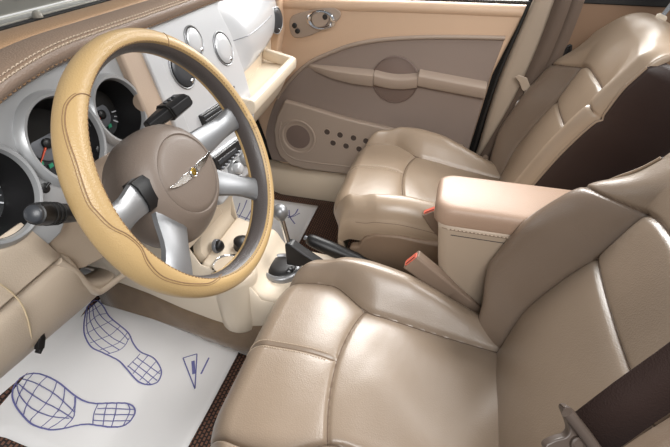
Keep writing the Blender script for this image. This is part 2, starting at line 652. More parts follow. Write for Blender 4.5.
# beige strip and silver lip between cluster and centre stack
plate('beige_strip', [('w', -0.212, 0.881), ('w', -0.158, 0.881), ('w', -0.172, 0.72), ('w', -0.195, 0.60), ('w', -0.27, 0.60), ('w', -0.232, 0.72)], 0.014, 0.04, 'shroud', bevel=0.006)
plate('silver_lip', [('w', -0.162, 0.881), ('w', -0.118, 0.881), ('w', -0.135, 0.72), ('w', -0.15, 0.62), ('w', -0.195, 0.62), ('w', -0.175, 0.72)], 0.020, 0.045, 'silver', bevel=0.005)

# centre stack
stack = plate('centre_stack', w((-0.125, 0.882), (0.175, 0.882), (0.195, 0.80), (0.188, 0.70), (0.170, 0.62), (0.075, 0.53), (0.04, 0.505), (-0.13, 0.505), (-0.15, 0.56), (-0.155, 0.66), (-0.14, 0.75)), 0.004, 0.05, 'silver', bevel=0.008)


def disc_vent(cx, cs, r, m, off=0.004, nrm=DN, o=None, tilt=0.0, e1=EXX, e2=EZZ):
    c = (o if o is not None else DX(0, 0.78) + EXX * cx + EZZ * cs) + nrm * off
    rg = MB().grid([[c + nrm * h + (e1 * math.cos(2 * PI * k / 48) + e2 * math.sin(2 * PI * k / 48)) * rr for k in range(48)] for rr, h in [(r + 0.002, -0.002), (r + 0.0015, 0.002), (r, 0.003), (r - 0.0015, 0.002), (r - 0.002, -0.003)]], cv=True)
    v = rg.build('vent_ring', 'silver_matte', dash)
    bk = MB().lathe(c, nrm, [(r, -0.012), (r, 0.0012)], 48, ex=e1).build('vent_well', 'black', v)
    n2 = (nrm + e2 * math.sin(tilt) * 0.0 + e1 * math.sin(tilt)).normalized()
    f = MB().lathe(c + nrm * 0.002, n2, [(r - 0.005, -0.002), (r - 0.0042, 0.0005), (r - 0.0055, 0.0018), (r * 0.5, 0.0026), (0.002, 0.0028)], 48, ex=e1).build('vent_flap', m, v)
    MB().lathe(c + nrm * 0.0035 + e1 * 0.010 - e2 * (r * 0.72), nrm, [(0.0042, -0.002), (0.0042, 0.001), (0.003, 0.002)], 18).build('vent_pin', 'chrome', v)
    return v


disc_vent(-0.058, 0.006, 0.039, 'vent_dark')
disc_vent(0.128, 0.001, 0.039, 'silver')
ck = disc_vent(0.024, 0.045, 0.031, 'silver', tilt=0.0)

# black slots and radio
sl = plate('switch_panel', [(201, 115), (224, 100.5), (228, 111), (206, 127)], 0.012, 0.03, 'black', bevel=0.003)
for q, (ya, yb) in enumerate(((0.22, 0.42), (0.58, 0.78))):
    pa_ = [(lerp(201, 206, t), lerp(115, 127, t)) for t in (ya, yb)]
    pb2 = [(lerp(224, 228, t), lerp(100.5, 111, t)) for t in (ya, yb)]
    f_ = lambda a, b, t: (lerp(a[0], b[0], t), lerp(a[1], b[1], t))
    plate('switch', [f_(pa_[0], pb2[0], 0.08), f_(pa_[0], pb2[0], 0.92), f_(pa_[1], pb2[1], 0.92), f_(pa_[1], pb2[1], 0.08)], 0.0145, 0.004, 'vent_dark', sl, bevel=0.001)
rf = plate('radio_bezel', [(212, 155), (238, 136), (246, 150), (218, 178)], 0.010, 0.03, 'silver', bevel=0.004)
plate('radio', [(214, 158), (238, 139.5), (243, 149), (219, 172)], 0.016, 0.03, 'black', rf, bevel=0.003)
plate('radio_slot', [(218, 161), (236, 147.5), (238, 151), (220, 165)], 0.0175, 0.004, 'vent_dark', rf, bevel=0.001)
for i in range(6):
    t = i / 5
    MB().box(DP(lerp(223, 239, t), lerp(168, 152, t), 0.017), 0.0035, 0.003, 0.003).build('radio_button', 'vent', rf, bevel=0.001)
for (px, py) in ((223, 184), (236, 169), (247, 156)):
    c = DP(px, py, 0.012)
    k = MB().grid([[c + DN * h + (EXX * math.cos(2 * PI * q / 40) + EZZ * math.sin(2 * PI * q / 40)) * r for q in range(40)] for r, h in [(0.024, -0.008), (0.023, 0.002), (0.020, 0.005), (0.018, 0.002), (0.018, -0.006)]], cv=True).build('climate_ring', 'silver_grey', dash)
    MB().lathe(c, DN, [(0.0185, -0.01), (0.0185, 0.000)], 32).build('climate_dial', 'vent_dark', k)
    MB().lathe(c, DN, [(0.014, -0.004), (0.0135, 0.012), (0.011, 0.015), (0.004, 0.0155)], 32).build('climate_knob', 'silver', k)
for (px, py) in ((214, 40), (231, 60), (234, 87)):
    MB().lathe(DP(px, py, 0.004), DN, [(0.003, -0.002), (0.003, 0.001)], 14).build('trim_screw', 'vent', dash)
MB().lathe(DP(249, 101, 0.006), DN, [(0.007, -0.004), (0.007, 0.006), (0.004, 0.008)], 18).build('stack_button', 'black', dash)


# passenger side silver panel: gently bulging, recedes towards the door
def PX(x, z, off=0.0):
    t = max(0, (x - 0.17) / 0.5)
    bul = -0.004 + (0.022 * sm((x - 0.175) / 0.10)) * math.sin(PI * max(0, min(1, (z - 0.70) / 0.17)))
    y = 0.758 + 0.3 * (z - 0.78) * (1 - 0.6 * min(1, t)) + 0.075 * t ** 2.0 - bul - off
    return V((x, y, z))


zt = lambda x: 0.886 - 0.03 * max(0, (x - 0.45) / 0.2) ** 2
zb = lambda x: 0.700 + 0.030 * (x - 0.17) / 0.5
rows = []
for i in range(31):
    x = lerp(0.16, 0.655, i / 30)
    rows.append([PX(x, lerp(zb(x), zt(x), j / 20)) for j in range(21)])
MB().grid(rows).build('passenger_panel', 'silver', dash, solid=0.006)
ln = [PX(lerp(0.20, 0.52, i / 20), 0.782, 0.0035) for i in range(21)]
MB().tube(ln, 0.0012, 6).build('airbag_seam', 'vent', dash)
# end vent
ev = PX(0.588, 0.752, 0.006)
disc_vent(0, 0, 0.040, 'vent_dark', off=0.0, nrm=V((-0.12, -1, 0.05)).normalized(), o=ev, e1=V((1, -0.12, 0)).normalized(), e2=V((0, 0.05, 1)).normalized())

# cream grab shelf on the passenger side
lx0, lx1 = 0.175, 0.60
MB().prism([(0.15, 0.752, 0.715), (0.655, 0.835, 0.735), (0.655, 0.840, 0.60), (0.15, 0.775, 0.58)], (0, 0.03, 0)).build('shelf_back', 'beige_light', dash, bevel=0.006)


def bar(pts, rad, name, m, parent, sy=1.0):
    return MB().tube(spl(pts, 6), rad, 14).build(name, m, parent)


MB().prism([(0.155, 0.70, 0.628), (0.50, 0.715, 0.628), (0.655, 0.80, 0.628), (0.655, 0.86, 0.628), (0.155, 0.80, 0.628)], (0, 0, 0.008)).build('shelf_floor', 'beige_light', dash, bevel=0.002)
# loop handle: two arms and a thick front bar
fb = MB()
ba, bb = V((0.150, 0.672, 0.655)), V((0.500, 0.712, 0.652))
hb = [DP(252, 103, 0.0)]
P1, P2, P3, P4 = T(252, 104, 'z', 0.652), T(293, 61, 'z', 0.652), T(267, 54, 'z', 0.668), T(246, 100, 'z', 0.66)
sec = [(0.0, 0.014), (0.010, 0.012), (0.013, 0.0), (0.010, -0.020), (0.0, -0.026), (-0.010, -0.020), (-0.013, 0.0), (-0.010, 0.012)]
d = (P2 - P1).normalized()
sd = V((d.y, -d.x, 0))
mbx = MB()
mbx.grid([[P1 + (P2 - P1) * t + sd * a + V((0, 0, b)) for a, b in sec] for t in (-0.03, 0, 0.5, 0.97, 1.0)], cv=True, cap=True)
mbx.build('grab_bar', 'beige_light', dash, bevel=0.003, sub=1)
for a, b in ((P2, P3 + V((0.02, 0.02, 0))), (P1, V((P1.x + 0.02, 0.78, 0.652)))):
    dd = (b - a).normalized()
    s2 = V((dd.y, -dd.x, 0))
    MB().grid([[a + (b - a) * t + s2 * q * 0.9 + V((0, 0, r)) for q, r in sec] for t in (0, 0.5, 1.0)], cv=True, cap=True).build('grab_arm', 'beige_light', dash, bevel=0.003, sub=1)
# glovebox door below the handle
gb = []
for i in range(13):
    x = lerp(0.13, 0.66, i / 12)
    yy = itp(x, [(0.13, 0.0), (0.5, 0.02), (0.66, 0.08)])
    gb.append([(x, 0.745 + yy, 0.632), (x, 0.715 + yy, 0.62), (x, 0.714 + yy, 0.60), (x, 0.735 + yy, 0.55), (x, 0.78 + yy, 0.50), (x, 0.84 + yy, 0.48), (x, 0.95, 0.48)])
MB().grid(gb).build('glovebox', 'knee', dash, solid=0.01, sub=1)
MB().box(T(272, 84, 'y', 0.71), 0.02, 0.004, 0.008).build('glovebox_latch', 'silver', dash, bevel=0.002)
# side end of the dash towards the passenger door
MB().prism([(0.655, 0.80, 0.87), (0.655, 0.80, 0.70), (0.655, 0.86, 0.45), (0.655, 1.1, 0.42), (0.655, 1.1, 0.90), (0.655, 0.83, 0.90)], (0.05, 0, 0)).build('end_cap', 'door_tan', dash, bevel=0.01)

# knee panels on the driver side
kx0 = -0.80


def surf(name, rows, m, parent=dash, solid=0.008, **k):
    return MB().grid(rows).build(name, m, parent, solid=solid, **k)


kxr = lambda z: itp(z, [(0.46, -0.40), (0.60, -0.49), (0.72, -0.528)])
# upper panel
r_ = []
for z, y in ((0.722, 0.735), (0.705, 0.728), (0.68, 0.722), (0.655, 0.718), (0.651, 0.722), (0.648, 0.735)):
    r_.append([(lerp(kx0, kxr(z), t / 12), y, z) for t in range(13)])
surf('knee_panel', r_, 'knee')
# lower panel with rounded lip at its inner end
r_ = []
for z, y, xr in ((0.640, 0.740, -0.503), (0.637, 0.725, -0.500), (0.628, 0.720, -0.497), (0.60, 0.722, -0.488), (0.57, 0.728, -0.492), (0.545, 0.735, -0.468), (0.52, 0.745, -0.44), (0.50, 0.757, -0.41), (0.485, 0.770, -0.385), (0.477, 0.785, -0.375), (0.474, 0.83, -0.375)):
    lift_ = sm((0.60 - z) / 0.12)
    row = [(lerp(kx0, xr, t / 14), y, z + lift_ * 0.13 * max(0, -0.40 - lerp(kx0, xr, t / 14))) for t in range(15)]
    row += [(xr + 0.006, y + 0.004, z), (xr + 0.009, y + 0.015, z + 0.002), (xr + 0.009, y + 0.05, z + 0.004)]
    r_.append(row)
surf('lower_knee_panel', r_, 'knee', sub=1)
lip = [T(58, 261, 'y', 0.722), T(75, 272, 'y', 0.725), T(90, 288, 'y', 0.735), T(97, 292, 'y', 0.742), T(104, 289, 'y', 0.75), T(119, 278, 'y', 0.765), T(134, 268, 'y', 0.78)]
MB().tube(spl(lip, 6), 0.0065, 10).build('panel_lip', 'knee', dash)
# panel under the steering column
MB().prism([T(36, 226, 'y', 0.735), T(62, 262, 'y', 0.735), T(78, 270, 'y', 0.735), T(86, 268, 'y', 0.735), T(120, 250, 'y', 0.735), T(150, 240, 'y', 0.735), T(190, 170, 'y', 0.735), T(70, 190, 'y', 0.735)], (0, 0.03, 0)).build('column_panel', 'knee', dash, bevel=0.005)
MB().box((-0.43, 0.83, 0.585), 0.13, 0.006, 0.075).build('cavity_shade', 'black_matte', dash)  # black board added to stand in for the shade under the column
# cord and clip hanging on the knee panel
pts = [T(px, py, 'y', yy) for px, py, yy in ((-14, 276, 0.705), (0, 284, 0.708), (12, 293, 0.71), (22, 305, 0.712), (28, 320, 0.716), (31, 335, 0.725), (32, 347, 0.74))]
tag(MB().tube(spl(pts, 8), 0.0011, 8).build('thin_cord', 'cord'), 'thin pale cord hanging down over the beige knee panel', 'cord')
cp = T(40, 343, 'y', 0.738)
c_ = MB()
c_.box(cp, 0.006, 0.004, 0.009, Matrix.Rotation(0.6, 3, 'Y'))
c_.box(cp + V((0.006, 0, 0.008)), 0.004, 0.004, 0.005, Matrix.Rotation(0.2, 3, 'Y'))
c_.box(cp + V((-0.006, 0, -0.009)), 0.005, 0.004, 0.003, Matrix.Rotation(-0.5, 3, 'Y'))
c_.box(cp + V((0.003, 0.012, 0)), 0.002, 0.015, 0.002)
tag(c_.build('wire_clip', 'black', bevel=0.001), 'small black clip fixed to the lower edge of the knee panel', 'clip')

# ------------------------------------------------------------------ steering wheel
WC = V((-0.365, 0.567, 0.750))
TH = math.radians(24.5)
WN = V((0, -math.cos(TH), math.sin(TH)))
WU = V((0, math.sin(TH), math.cos(TH)))
WR, TA, TB = 0.1850, 0.0152, 0.0220
wheel = thing('steering_wheel', 'four-spoke steering wheel with tan stitched leather cover and taupe hub', 'steering wheel', WC)


def rimpt(th, ph, ext=0.0):
    rad = EXX * math.cos(th) + WU * math.sin(th)
    return WC + rad * WR + rad * (TA + ext) * math.cos(ph) + WN * (TB * (1 - 0.18 * math.exp(-(((math.degrees(th) % 360) - 62) / 60) ** 2)) + ext) * math.sin(ph)


R_ = math.radians
MB().grid([[rimpt(2 * PI * i / 120, 2 * PI * j / 24, -0.0008) for j in range(24)] for i in range(120)], cu=True, cv=True).build('rim', 'rim', wheel)


def bump_r(th):
    t = math.degrees(th) % 360
    b = 0
    for c, wv, h in ((190, 55, 0.0020), (200, 14, 0.0010), (255, 16, 0.0015)):
        dd = (t - c + 180) % 360 - 180
        b += h * math.exp(-(dd / wv) ** 2)
    return b


ph0, ph1 = R_(-142), R_(124)
mbc = MB()
rows = []
for i in range(160):
    th = 2 * PI * i / 160
    row = []
    for j in range(29):
        ph = lerp(ph0, ph1, j / 28)
        e = 0.0014 + bump_r(th)
        if j in (0, 28):
            e = -0.001
        row.append(rimpt(th, ph, e))
    rows.append(row)
mbc.grid(rows, cu=True).build('rim_cover', 'cover', wheel)
stitches('stitching', [rimpt(2 * PI * i / 200, R_(112), 0.0016 + bump_r(2 * PI * i / 200)) for i in range(201)], 'thread_dark', wheel, 0.0062, 0.6, 0.0007, (0, 0, 0))


def on_rim(px, py):
    """(theta, phi) of the visible cover spot seen at a place of the photo"""
    best = None
    for i in range(180):
        th = 2 * PI * i / 180
        rad = EXX * math.cos(th) + WU * math.sin(th)
        for j in range(56):
            ph = R_(-60 + 3.4 * j)
            p = rimpt(th, ph, 0.001)
            n_ = rad * math.cos(ph) + WN * math.sin(ph)
            v = p - CP
            if n_.dot(v) > 0:
                continue
            z = v.dot(CD)
            d2 = (W / 2 + F * v.dot(CR) / z - px) ** 2 + (H / 2 - F * v.dot(CU) / z - py) ** 2
            if best is None or d2 < best[0]:
                best = (d2, th, ph)
    return best[1], best[2]


wp_px = [(89, 97), (78, 96), (69, 102), (65, 113), (66, 128), (70, 146), (76, 162), (82, 180), (90, 202), (99, 215), (112, 226), (126, 235), (138, 246), (148, 262), (160, 274), (176, 281), (196, 284), (210, 283), (219, 277), (221, 271)]
tp = [on_rim(*p) for p in wp_px]
tpf = spl([V((a, b, 0)) for a, b in tp], 8)
MB().tube([rimpt(p.x, p.y, 0.0017 + bump_r(p.x)) for p in tpf], 0.0008, 6).build('wavy_seam', 'thread_dark', wheel)
MB().tube([rimpt(p.x, p.y - R_(9), 0.0015 + bump_r(p.x)) for p in tpf[8:-8]], 0.0005, 6).build('wavy_seam', 'thread_dark', wheel)
for t in (62, 352):
    MB().tube([rimpt(R_(t), R_(lerp(40, 124, k / 12)), 0.0016 + bump_r(R_(t))) for k in range(13)], 0.0006, 6).build('cross_seam', 'thread_dark', wheel)

# spokes
for a, r1 in ((2, 0.168), (-44, 0.168), (-142, 0.168), (178, 0.168)):
    a = R_(a)
    rd = EXX * math.cos(a) + WU * math.sin(a)
    tg = WU * math.cos(a) - EXX * math.sin(a)
    rows = []
    for k in range(9):
        t = k / 8
        r = lerp(0.055, 0.170, t)
        hw = itp(t, [(0, 0.027), (0.35, 0.0235), (0.7, 0.019), (1, 0.0215)]) * (1.3 if a < -2 else 1.0)
        dp = lerp(-0.032, -0.004, sm(t))
        rows.append([WC + rd * r + tg * hw * c + WN * (dp + q) for c, q in ((-1, -0.006), (-0.92, 0.001), (-0.6, 0.0045), (0, 0.0055), (0.6, 0.0045), (0.92, 0.001), (1, -0.006), (0.6, -0.012), (-0.6, -0.012))])
    MB().grid(rows, cv=True, cap=True).build('spoke', 'silver_matte', wheel)
    # dark sleeve where the spoke enters the hub
    if a < 3:
        continue
    MB().grid([[WC + rd * r + tg * hw * c + WN * q for c, q in ((-1, -0.04), (-1, -0.022), (-0.6, -0.016), (0.6, -0.016), (1, -0.022), (1, -0.04), (0.5, -0.044), (-0.5, -0.044))] for r, hw in ((0.05, 0.024), (0.094, 0.0235))], cv=True, cap=True).build('spoke_sleeve', 'black', wheel)

# hub: domed airbag cover
hp_ = [(0.001, 0.0115), (0.030, 0.011), (0.052, 0.0085), (0.0595, 0.0062), (0.0612, 0.0040), (0.0630, 0.0058), (0.0665, 0.0050), (0.0735, -0.0010), (0.0800, -0.0100), (0.0850, -0.0230), (0.0865, -0.038), (0.0860, -0.056), (0.084, -0.072), (0.078, -0.086), (0.060, -0.094)]
rows = []
for r, h in hp_:
    k_ = sm((-h - 0.0) / 0.05)
    r = r * (1 + 0.11 * k_)
    rows.append([WC - WU * 0.014 + WN * (h - 0.014) - WU * 0.010 * k_ + (EXX * math.copysign(abs(math.cos(a)) ** (1 - 0.1 * k_), math.cos(a)) + WU * math.copysign(abs(math.sin(a)) ** (1 - 0.1 * k_), math.sin(a))) * r for a in [2 * PI * q / 72 for q in range(72)]])
MB().grid(rows, cv=True, cap=True).build('airbag_cover', 'hub', wheel)
# winged emblem
ec = WC - WU * 0.014 + WN * (0.0113 - 0.014)
em = MB()
for s in (-1, 1):
    P = [(s * 0.007, 0.0045), (s * 0.018, 0.0052), (s * 0.030, 0.0040), (s * 0.041, 0.0052), (s * 0.039, 0.0030), (s * 0.032, 0.0000), (s * 0.020, -0.0030), (s * 0.007, -0.0040)]
    em.prism([ec + EXX * x * 1.45 + WU * y * 1.35 for x, y in P], WN * 0.0022)
em.build('winged_emblem', 'chrome', wheel, bevel=0.0005)
MB().lathe(ec, WN, [(0.0078, 0), (0.0078, 0.0025), (0.0068, 0.0035), (0.006, 0.0028)], 28).build('emblem_ring', 'chrome', wheel)
MB().lathe(ec, WN, [(0.006, 0), (0.006, 0.0031), (0.003, 0.0036)], 24).build('emblem_seal', 'gold', wheel)

# column shroud and the two stalks
colm = thing('steering_column', 'beige plastic steering column shroud behind the wheel hub', 'steering column', WC - WN * 0.08)
rows = []
for k, (dd, sx, sz, dz) in enumerate(((-0.090, 0.050, 0.052, 0), (-0.105, 0.068, 0.062, -0.004), (-0.14, 0.078, 0.066, -0.010), (-0.22, 0.085, 0.070, -0.012))):
    row = []
    for q in range(32):
        a = 2 * PI * q / 32
        c, s = math.cos(a), math.sin(a)
        c = math.copysign(abs(c) ** 0.7, c)
        s = math.copysign(abs(s) ** 0.7, s)
        row.append(WC + WN * dd + EXX * sx * c + WU * (sz * s + dz))
    rows.append(row)
MB().grid(rows, cv=True, cap=True).build('shroud', 'shroud', colm, sub=1)


def stalk(p0, p1, nm, lab, flat=False):
    t = thing(nm, lab, 'stalk', p0)
    dr = (p1 - p0).normalized()
    L = (p1 - p0).length
    up = V((0, 0.3, 1))
    sd = dr.cross(up).normalized()
    up = sd.cross(dr)
    if not flat:
        MB().lathe(p0, dr, [(0.008, -0.02), (0.010, 0), (0.012, L * 0.15), (0.0125, L * 0.4), (0.0115, L * 0.5), (0.013, L * 0.55), (0.0135, L - 0.012), (0.012, L - 0.002), (0.007, L)], 28).build('stalk_body', 'black', t)
        MB().lathe(p1, dr, [(0.0105, -0.004), (0.010, 0.002), (0.008, 0.004)], 24).build('end_cap', 'vent_dark', t)
        for k in range(3):
            MB().lathe(p0 + dr * L * (0.58 + 0.09 * k), dr, [(0.0142, -0.0015), (0.0142, 0.0015)], 28).build('grip_ring', 'black_matte', t)
    else:
        def sect(c, w_, h_):
            return [c + sd * w_ * a + up * h_ * b for a, b in ((-1, -0.6), (-1, 0.6), (-0.6, 1), (0.6, 1), (1, 0.6), (1, -0.6), (0.6, -1), (-0.6, -1))]
        MB().grid([sect(p0 - dr * 0.02, 0.010, 0.008), sect(p0, 0.013, 0.010), sect(p0 + dr * L * 0.3, 0.016, 0.011), sect(p0 + dr * L * 0.34, 0.025, 0.013), sect(p0 + dr * (L - 0.004), 0.025, 0.012), sect(p1, 0.022, 0.009)], cv=True, cap=True).build('stalk_body', 'black', t, bevel=0.002)
        MB().grid([sect(p0 + dr * L * 0.30, 0.0215, 0.014), sect(p0 + dr * L * 0.36, 0.0215, 0.014)], cv=True, cap=True).build('grip_ring', 'black_matte', t, bevel=0.001)
        for k in range(3):
            MB().box(p0 + dr * L * (0.5 + 0.14 * k) + up * 0.0115, 0.004, 0.004, 0.002).build('stalk_mark', 'dial_mark' if k == 9 else 'vent_dark', t)
    return t


stalk(T(78, 213, 'y', 0.66), T(34, 214, 'y', 0.62), 'indicator_stalk', 'black round indicator stalk left of the steering column above knee panel')
stalk(T(157, 120, 'y', 0.655), T(184, 99, 'y', 0.635), 'wiper_stalk', 'black flat wiper stalk standing out right above the hub', True)

# ------------------------------------------------------------------ centre console
con = thing('centre_console', 'cream centre console with cup holder and black socket', 'console', (-0.04, 0.6, 0.02))
XL, XR = -0.150, 0.070


def cprof(x):
    return [(0.33, 0.235), (0.45, 0.242), (0.60, 0.245), (0.615, 0.25), (0.625, 0.300), (0.64, 0.308), (0.72, 0.310), (0.735, 0.318), (0.765, 0.36), (0.735, 0.42), (0.705, 0.47)]


rows = []
xs = [(XL, 1.0), (XL, 0.0), (XL + 0.006, -0.004), (XL + 0.03, -0.006), (-0.04, -0.006), (XR - 0.03, -0.006), (XR - 0.006, -0.004), (XR, 0.0), (XR, 1.0)]
for y, z in [(0.33, 0.235), (0.45, 0.242), (0.56, 0.245), (0.605, 0.250), (0.622, 0.300), (0.64, 0.308), (0.70, 0.312), (0.745, 0.33), (0.760, 0.37), (0.735, 0.42), (0.700, 0.47), (0.69, 0.50)]:
    row = []
    zbot = itp(y, [(0.33, 0.15), (0.588, 0.145), (0.64, 0.13), (0.70, 0.11), (0.83, 0.13)])
    row.append((XL, y + 0.0, zbot))
    row.append((XL, y, z - 0.008))
    row.append((XL + 0.006, y, z - 0.002))
    for t in range(5):
        row.append((lerp(XL + 0.015, XR - 0.015, t / 4), y, z))
    row.append((XR - 0.006, y, z - 0.002))
    row.append((XR, y, z - 0.008))
    row.append((XR, y, 0.03))
    rows.append(row)
MB().grid(rows[:8]).build('console_body', 'beige_light', con, solid=0.006, sub=1)
# stack foot: cream fascia from the floor console up to the climate controls
ff = []
for x in (-0.135, -0.125, -0.04, 0.045, 0.055):
    e = 0.012 if x in (-0.135, 0.055) else 0.0
    ff.append([(x, y + e, z) for y, z in ((0.742, 0.32), (0.756, 0.345), (0.752, 0.38), (0.735, 0.43), (0.715, 0.48), (0.70, 0.51))])
MB().grid(ff).build('fascia', 'beige_light', con, solid=0.01)
# side panels towards the firewall
lowl = [(1.10, 0.215), (1.035, 0.203), (0.93, 0.179), (0.83, 0.145), (0.745, 0.125), (0.70, 0.118), (0.63, 0.130), (0.588, 0.145), (0.40, 0.15)]
for x, m_ in ((XL, 'beige_light'),):
    rows = []
    for y, z in lowl:
        top = itp(y, [(0.40, 0.235), (0.60, 0.24), (0.625, 0.30), (0.76, 0.33), (0.78, 0.50), (1.1, 0.50)])
        rows.append([(x, y, z), (x - 0.003, y, z + 0.006), (x - 0.003, y, lerp(z, top, 0.5)), (x, y, top)])
    MB().grid(rows).build('side_panel', m_, con, solid=0.006)
rows = [[(XR, y, 0.03), (XR, y, 0.25 if y < 0.75 else 0.46)] for y in (0.6, 0.74, 0.76, 1.1)]
MB().grid(rows).build('side_panel', 'beige', con, solid=0.006)
# carpeted lower flank
rows = []
for y, z in lowl:
    rows.append([(XL + 0.002, y, z + 0.01), (XL - 0.004, y, z - 0.01), (XL - 0.012, y, z * 0.5), (XL - 0.022 + itp(y, [(0.66, 0.0), (0.80, 0.03), (0.95, 0.07), (1.05, 0.095), (1.2, 0.11)]), y, floorz(y))])
MB().grid(rows).build('carpet_flank', 'carpet', con, solid=0.01)
# driver cup holder bulging from the flank
cc = V((-0.126, 0.667, 0))
MB().lathe((cc.x, cc.y, 0), (0, 0, 1), [(0.030, 0.110), (0.045, 0.114), (0.053, 0.125), (0.056, 0.17), (0.058, 0.29), (0.058, 0.306), (0.054, 0.310), (0.046, 0.308), (0.044, 0.20), (0.040, 0.14)], 48).build('cup_well', 'beige_light', con)
uc = T(228, 265, 'z', 0.322)
g = MB().grid([[uc + V((math.cos(2 * PI * k / 48) * r, math.sin(2 * PI * k / 48) * r, h)) for k in range(48)] for r, h in [(0.041, -0.004), (0.041, 0.003), (0.037, 0.005), (0.034, 0.002), (0.034, -0.004)]], cv=True)
g.build('cup_ring', 'chrome', con)
MB().lathe(uc, (0, 0, 1), [(0.034, -0.004), (0.0345, 0.001)], 40).build('cup_floor', 'beige', con)
oc = T(243, 243, 'z', 0.33)
MB().lathe(oc, (0, -0.3, 1), [(0.022, -0.02), (0.026, 0.004), (0.020, 0.010), (0.005, 0.011)], 32).build('cup_flap', 'black', con)
# black socket with pull ring
kc = T(217, 246, 'y', 0.728)
kn_ = V((0, -1, 0.25)).normalized()
so = MB().lathe(kc, kn_, [(0.0185, -0.004), (0.0185, 0.004), (0.0165, 0.006), (0.0150, 0.004)], 28).build('socket', 'vent', con)
MB().lathe(kc, kn_, [(0.0145, 0.0), (0.014, 0.012), (0.011, 0.015)], 24).build('socket_plug', 'black', so)
MB().tube([kc + V((0.009, -0.012, -0.008)) + V((math.cos(a) * 0.0055, 0, math.sin(a) * 0.0055)) for a in [2 * PI * k / 16 for k in range(16)]], 0.0013, 6, closed=True).build('pull_ring', 'silver_matte', so)
# open bin on the fascia
bn = MB()
bq = [T(px, py, 'y', 0.722) for px, py in ((183, 236), (219, 206), (223, 213), (189, 250))]
MB().prism(bq, (0, 0.02, 0)).build('bin_frame', 'beige', con, bevel=0.003)
bq = [T(px, py, 'y', 0.7215) for px, py in ((190, 234), (212, 216), (210, 223), (193, 240))]
MB().prism(bq, (0, 0.004, 0)).build('bin_recess', 'door_dark', con, bevel=0.001)

# gear shifter
sh = thing('gear_shifter', 'automatic gear shifter with silver ball knob in a black boot', 'gear shifter', (-0.036, 0.575, 0.245))
sb = V((-0.036, 0.575, 0.252))
kb = T(280, 212, 'x', -0.028)
MB().lathe(sb, (0, 0, 1), [(0.056, -0.004), (0.056, 0.006), (0.052, 0.012), (0.046, 0.013), (0.043, 0.009)], 48).build('gate_ring', 'silver_matte', sh)
MB().lathe(sb, (0, 0, 1), [(0.043, 0), (0.0425, 0.008), (0.038, 0.012), (0.020, 0.014), (0.004, 0.0145)], 40).build('gate_plate', 'black', sh)
mk = MB()
for k in range(4):
    a = sb + V((-0.020 + 0.012 * k, -0.030, 0.0150))
    mk.box(a, 0.0020, 0.0030, 0.0010)
mk.build('gate_marks', 'dial_mark', sh)
shb = T(294, 264, 'x', -0.034)
top = lerp(shb, kb, 0.45)
# boot: wedge that leans back from the shaft
bt = MB()
pts = [shb - V((0, 0, 0.004)), lerp(shb, top, 0.3), lerp(shb, top, 0.6), top]
rows = []
for k, (c, rx, ry) in enumerate(((shb, 0.014, 0.018), (pts[1] + V((0, -0.004, 0)), 0.012, 0.016), (pts[2] + V((0, -0.003, 0)), 0.011, 0.015), (top, 0.007, 0.008))):
    rows.append([c + V((math.cos(2 * PI * q / 24) * rx, math.sin(2 * PI * q / 24) * ry, 0)) for q in range(24)])
bt.grid(rows, cv=True, cap=True).build('boot', 'black', sh, sub=1)
# pull lever plate lying back over the console
w0 = lerp(shb, kb, 0.42)
wedge = [w0 + V((0, 0.006, 0.004)), w0 + V((0, -0.012, 0.006)), w0 + V((0, -0.050, -0.020)), w0 + V((0, -0.092, -0.046)), w0 + V((0, -0.092, -0.060)), w0 + V((0, -0.045, -0.058)), shb + V((0, -0.02, 0.005)), shb + V((0, 0.016, 0.005))]
MB().prism([p - V((0.015, 0, 0)) for p in wedge], (0.030, 0, 0)).build('boot_cowl', 'black', sh, bevel=0.005, seg=3)
MB().tube([lerp(shb, kb, 0.3), kb], [0.0072, 0.0062], 16).build('shaft', 'chrome', sh)
kd = (kb - shb).normalized()
MB().lathe(kb, kd, [(0.006, -0.026), (0.009, -0.022), (0.011, -0.019), (0.0165, -0.014), (0.0205, -0.004), (0.0205, 0.005), (0.0165, 0.014), (0.010, 0.0185), (0.002, 0.020)], 32).build('knob', 'silver_matte', sh, sub=1)

# parking brake lever
b0, b1 = T(306, 238, 'x', 0.045), T(362, 262, 'x', 0.045)
pb = thing('parking_brake_lever', 'black parking brake handle pointing forward between the front seats', 'brake lever', b1)
dr = (b0 - b1).normalized()
L = (b0 - b1).length
MB().lathe(b1, dr, [(0.013, -0.14), (0.016, 0), (0.020, 0.02), (0.0205, L * 0.55), (0.018, L - 0.02), (0.0145, L - 0.006), (0.010, L - 0.003)], 28).build('grip', 'black', pb)
MB().lathe(b0, dr, [(0.0065, -0.01), (0.0065, 0.004), (0.005, 0.006)], 20).build('release_button', 'vent', pb)

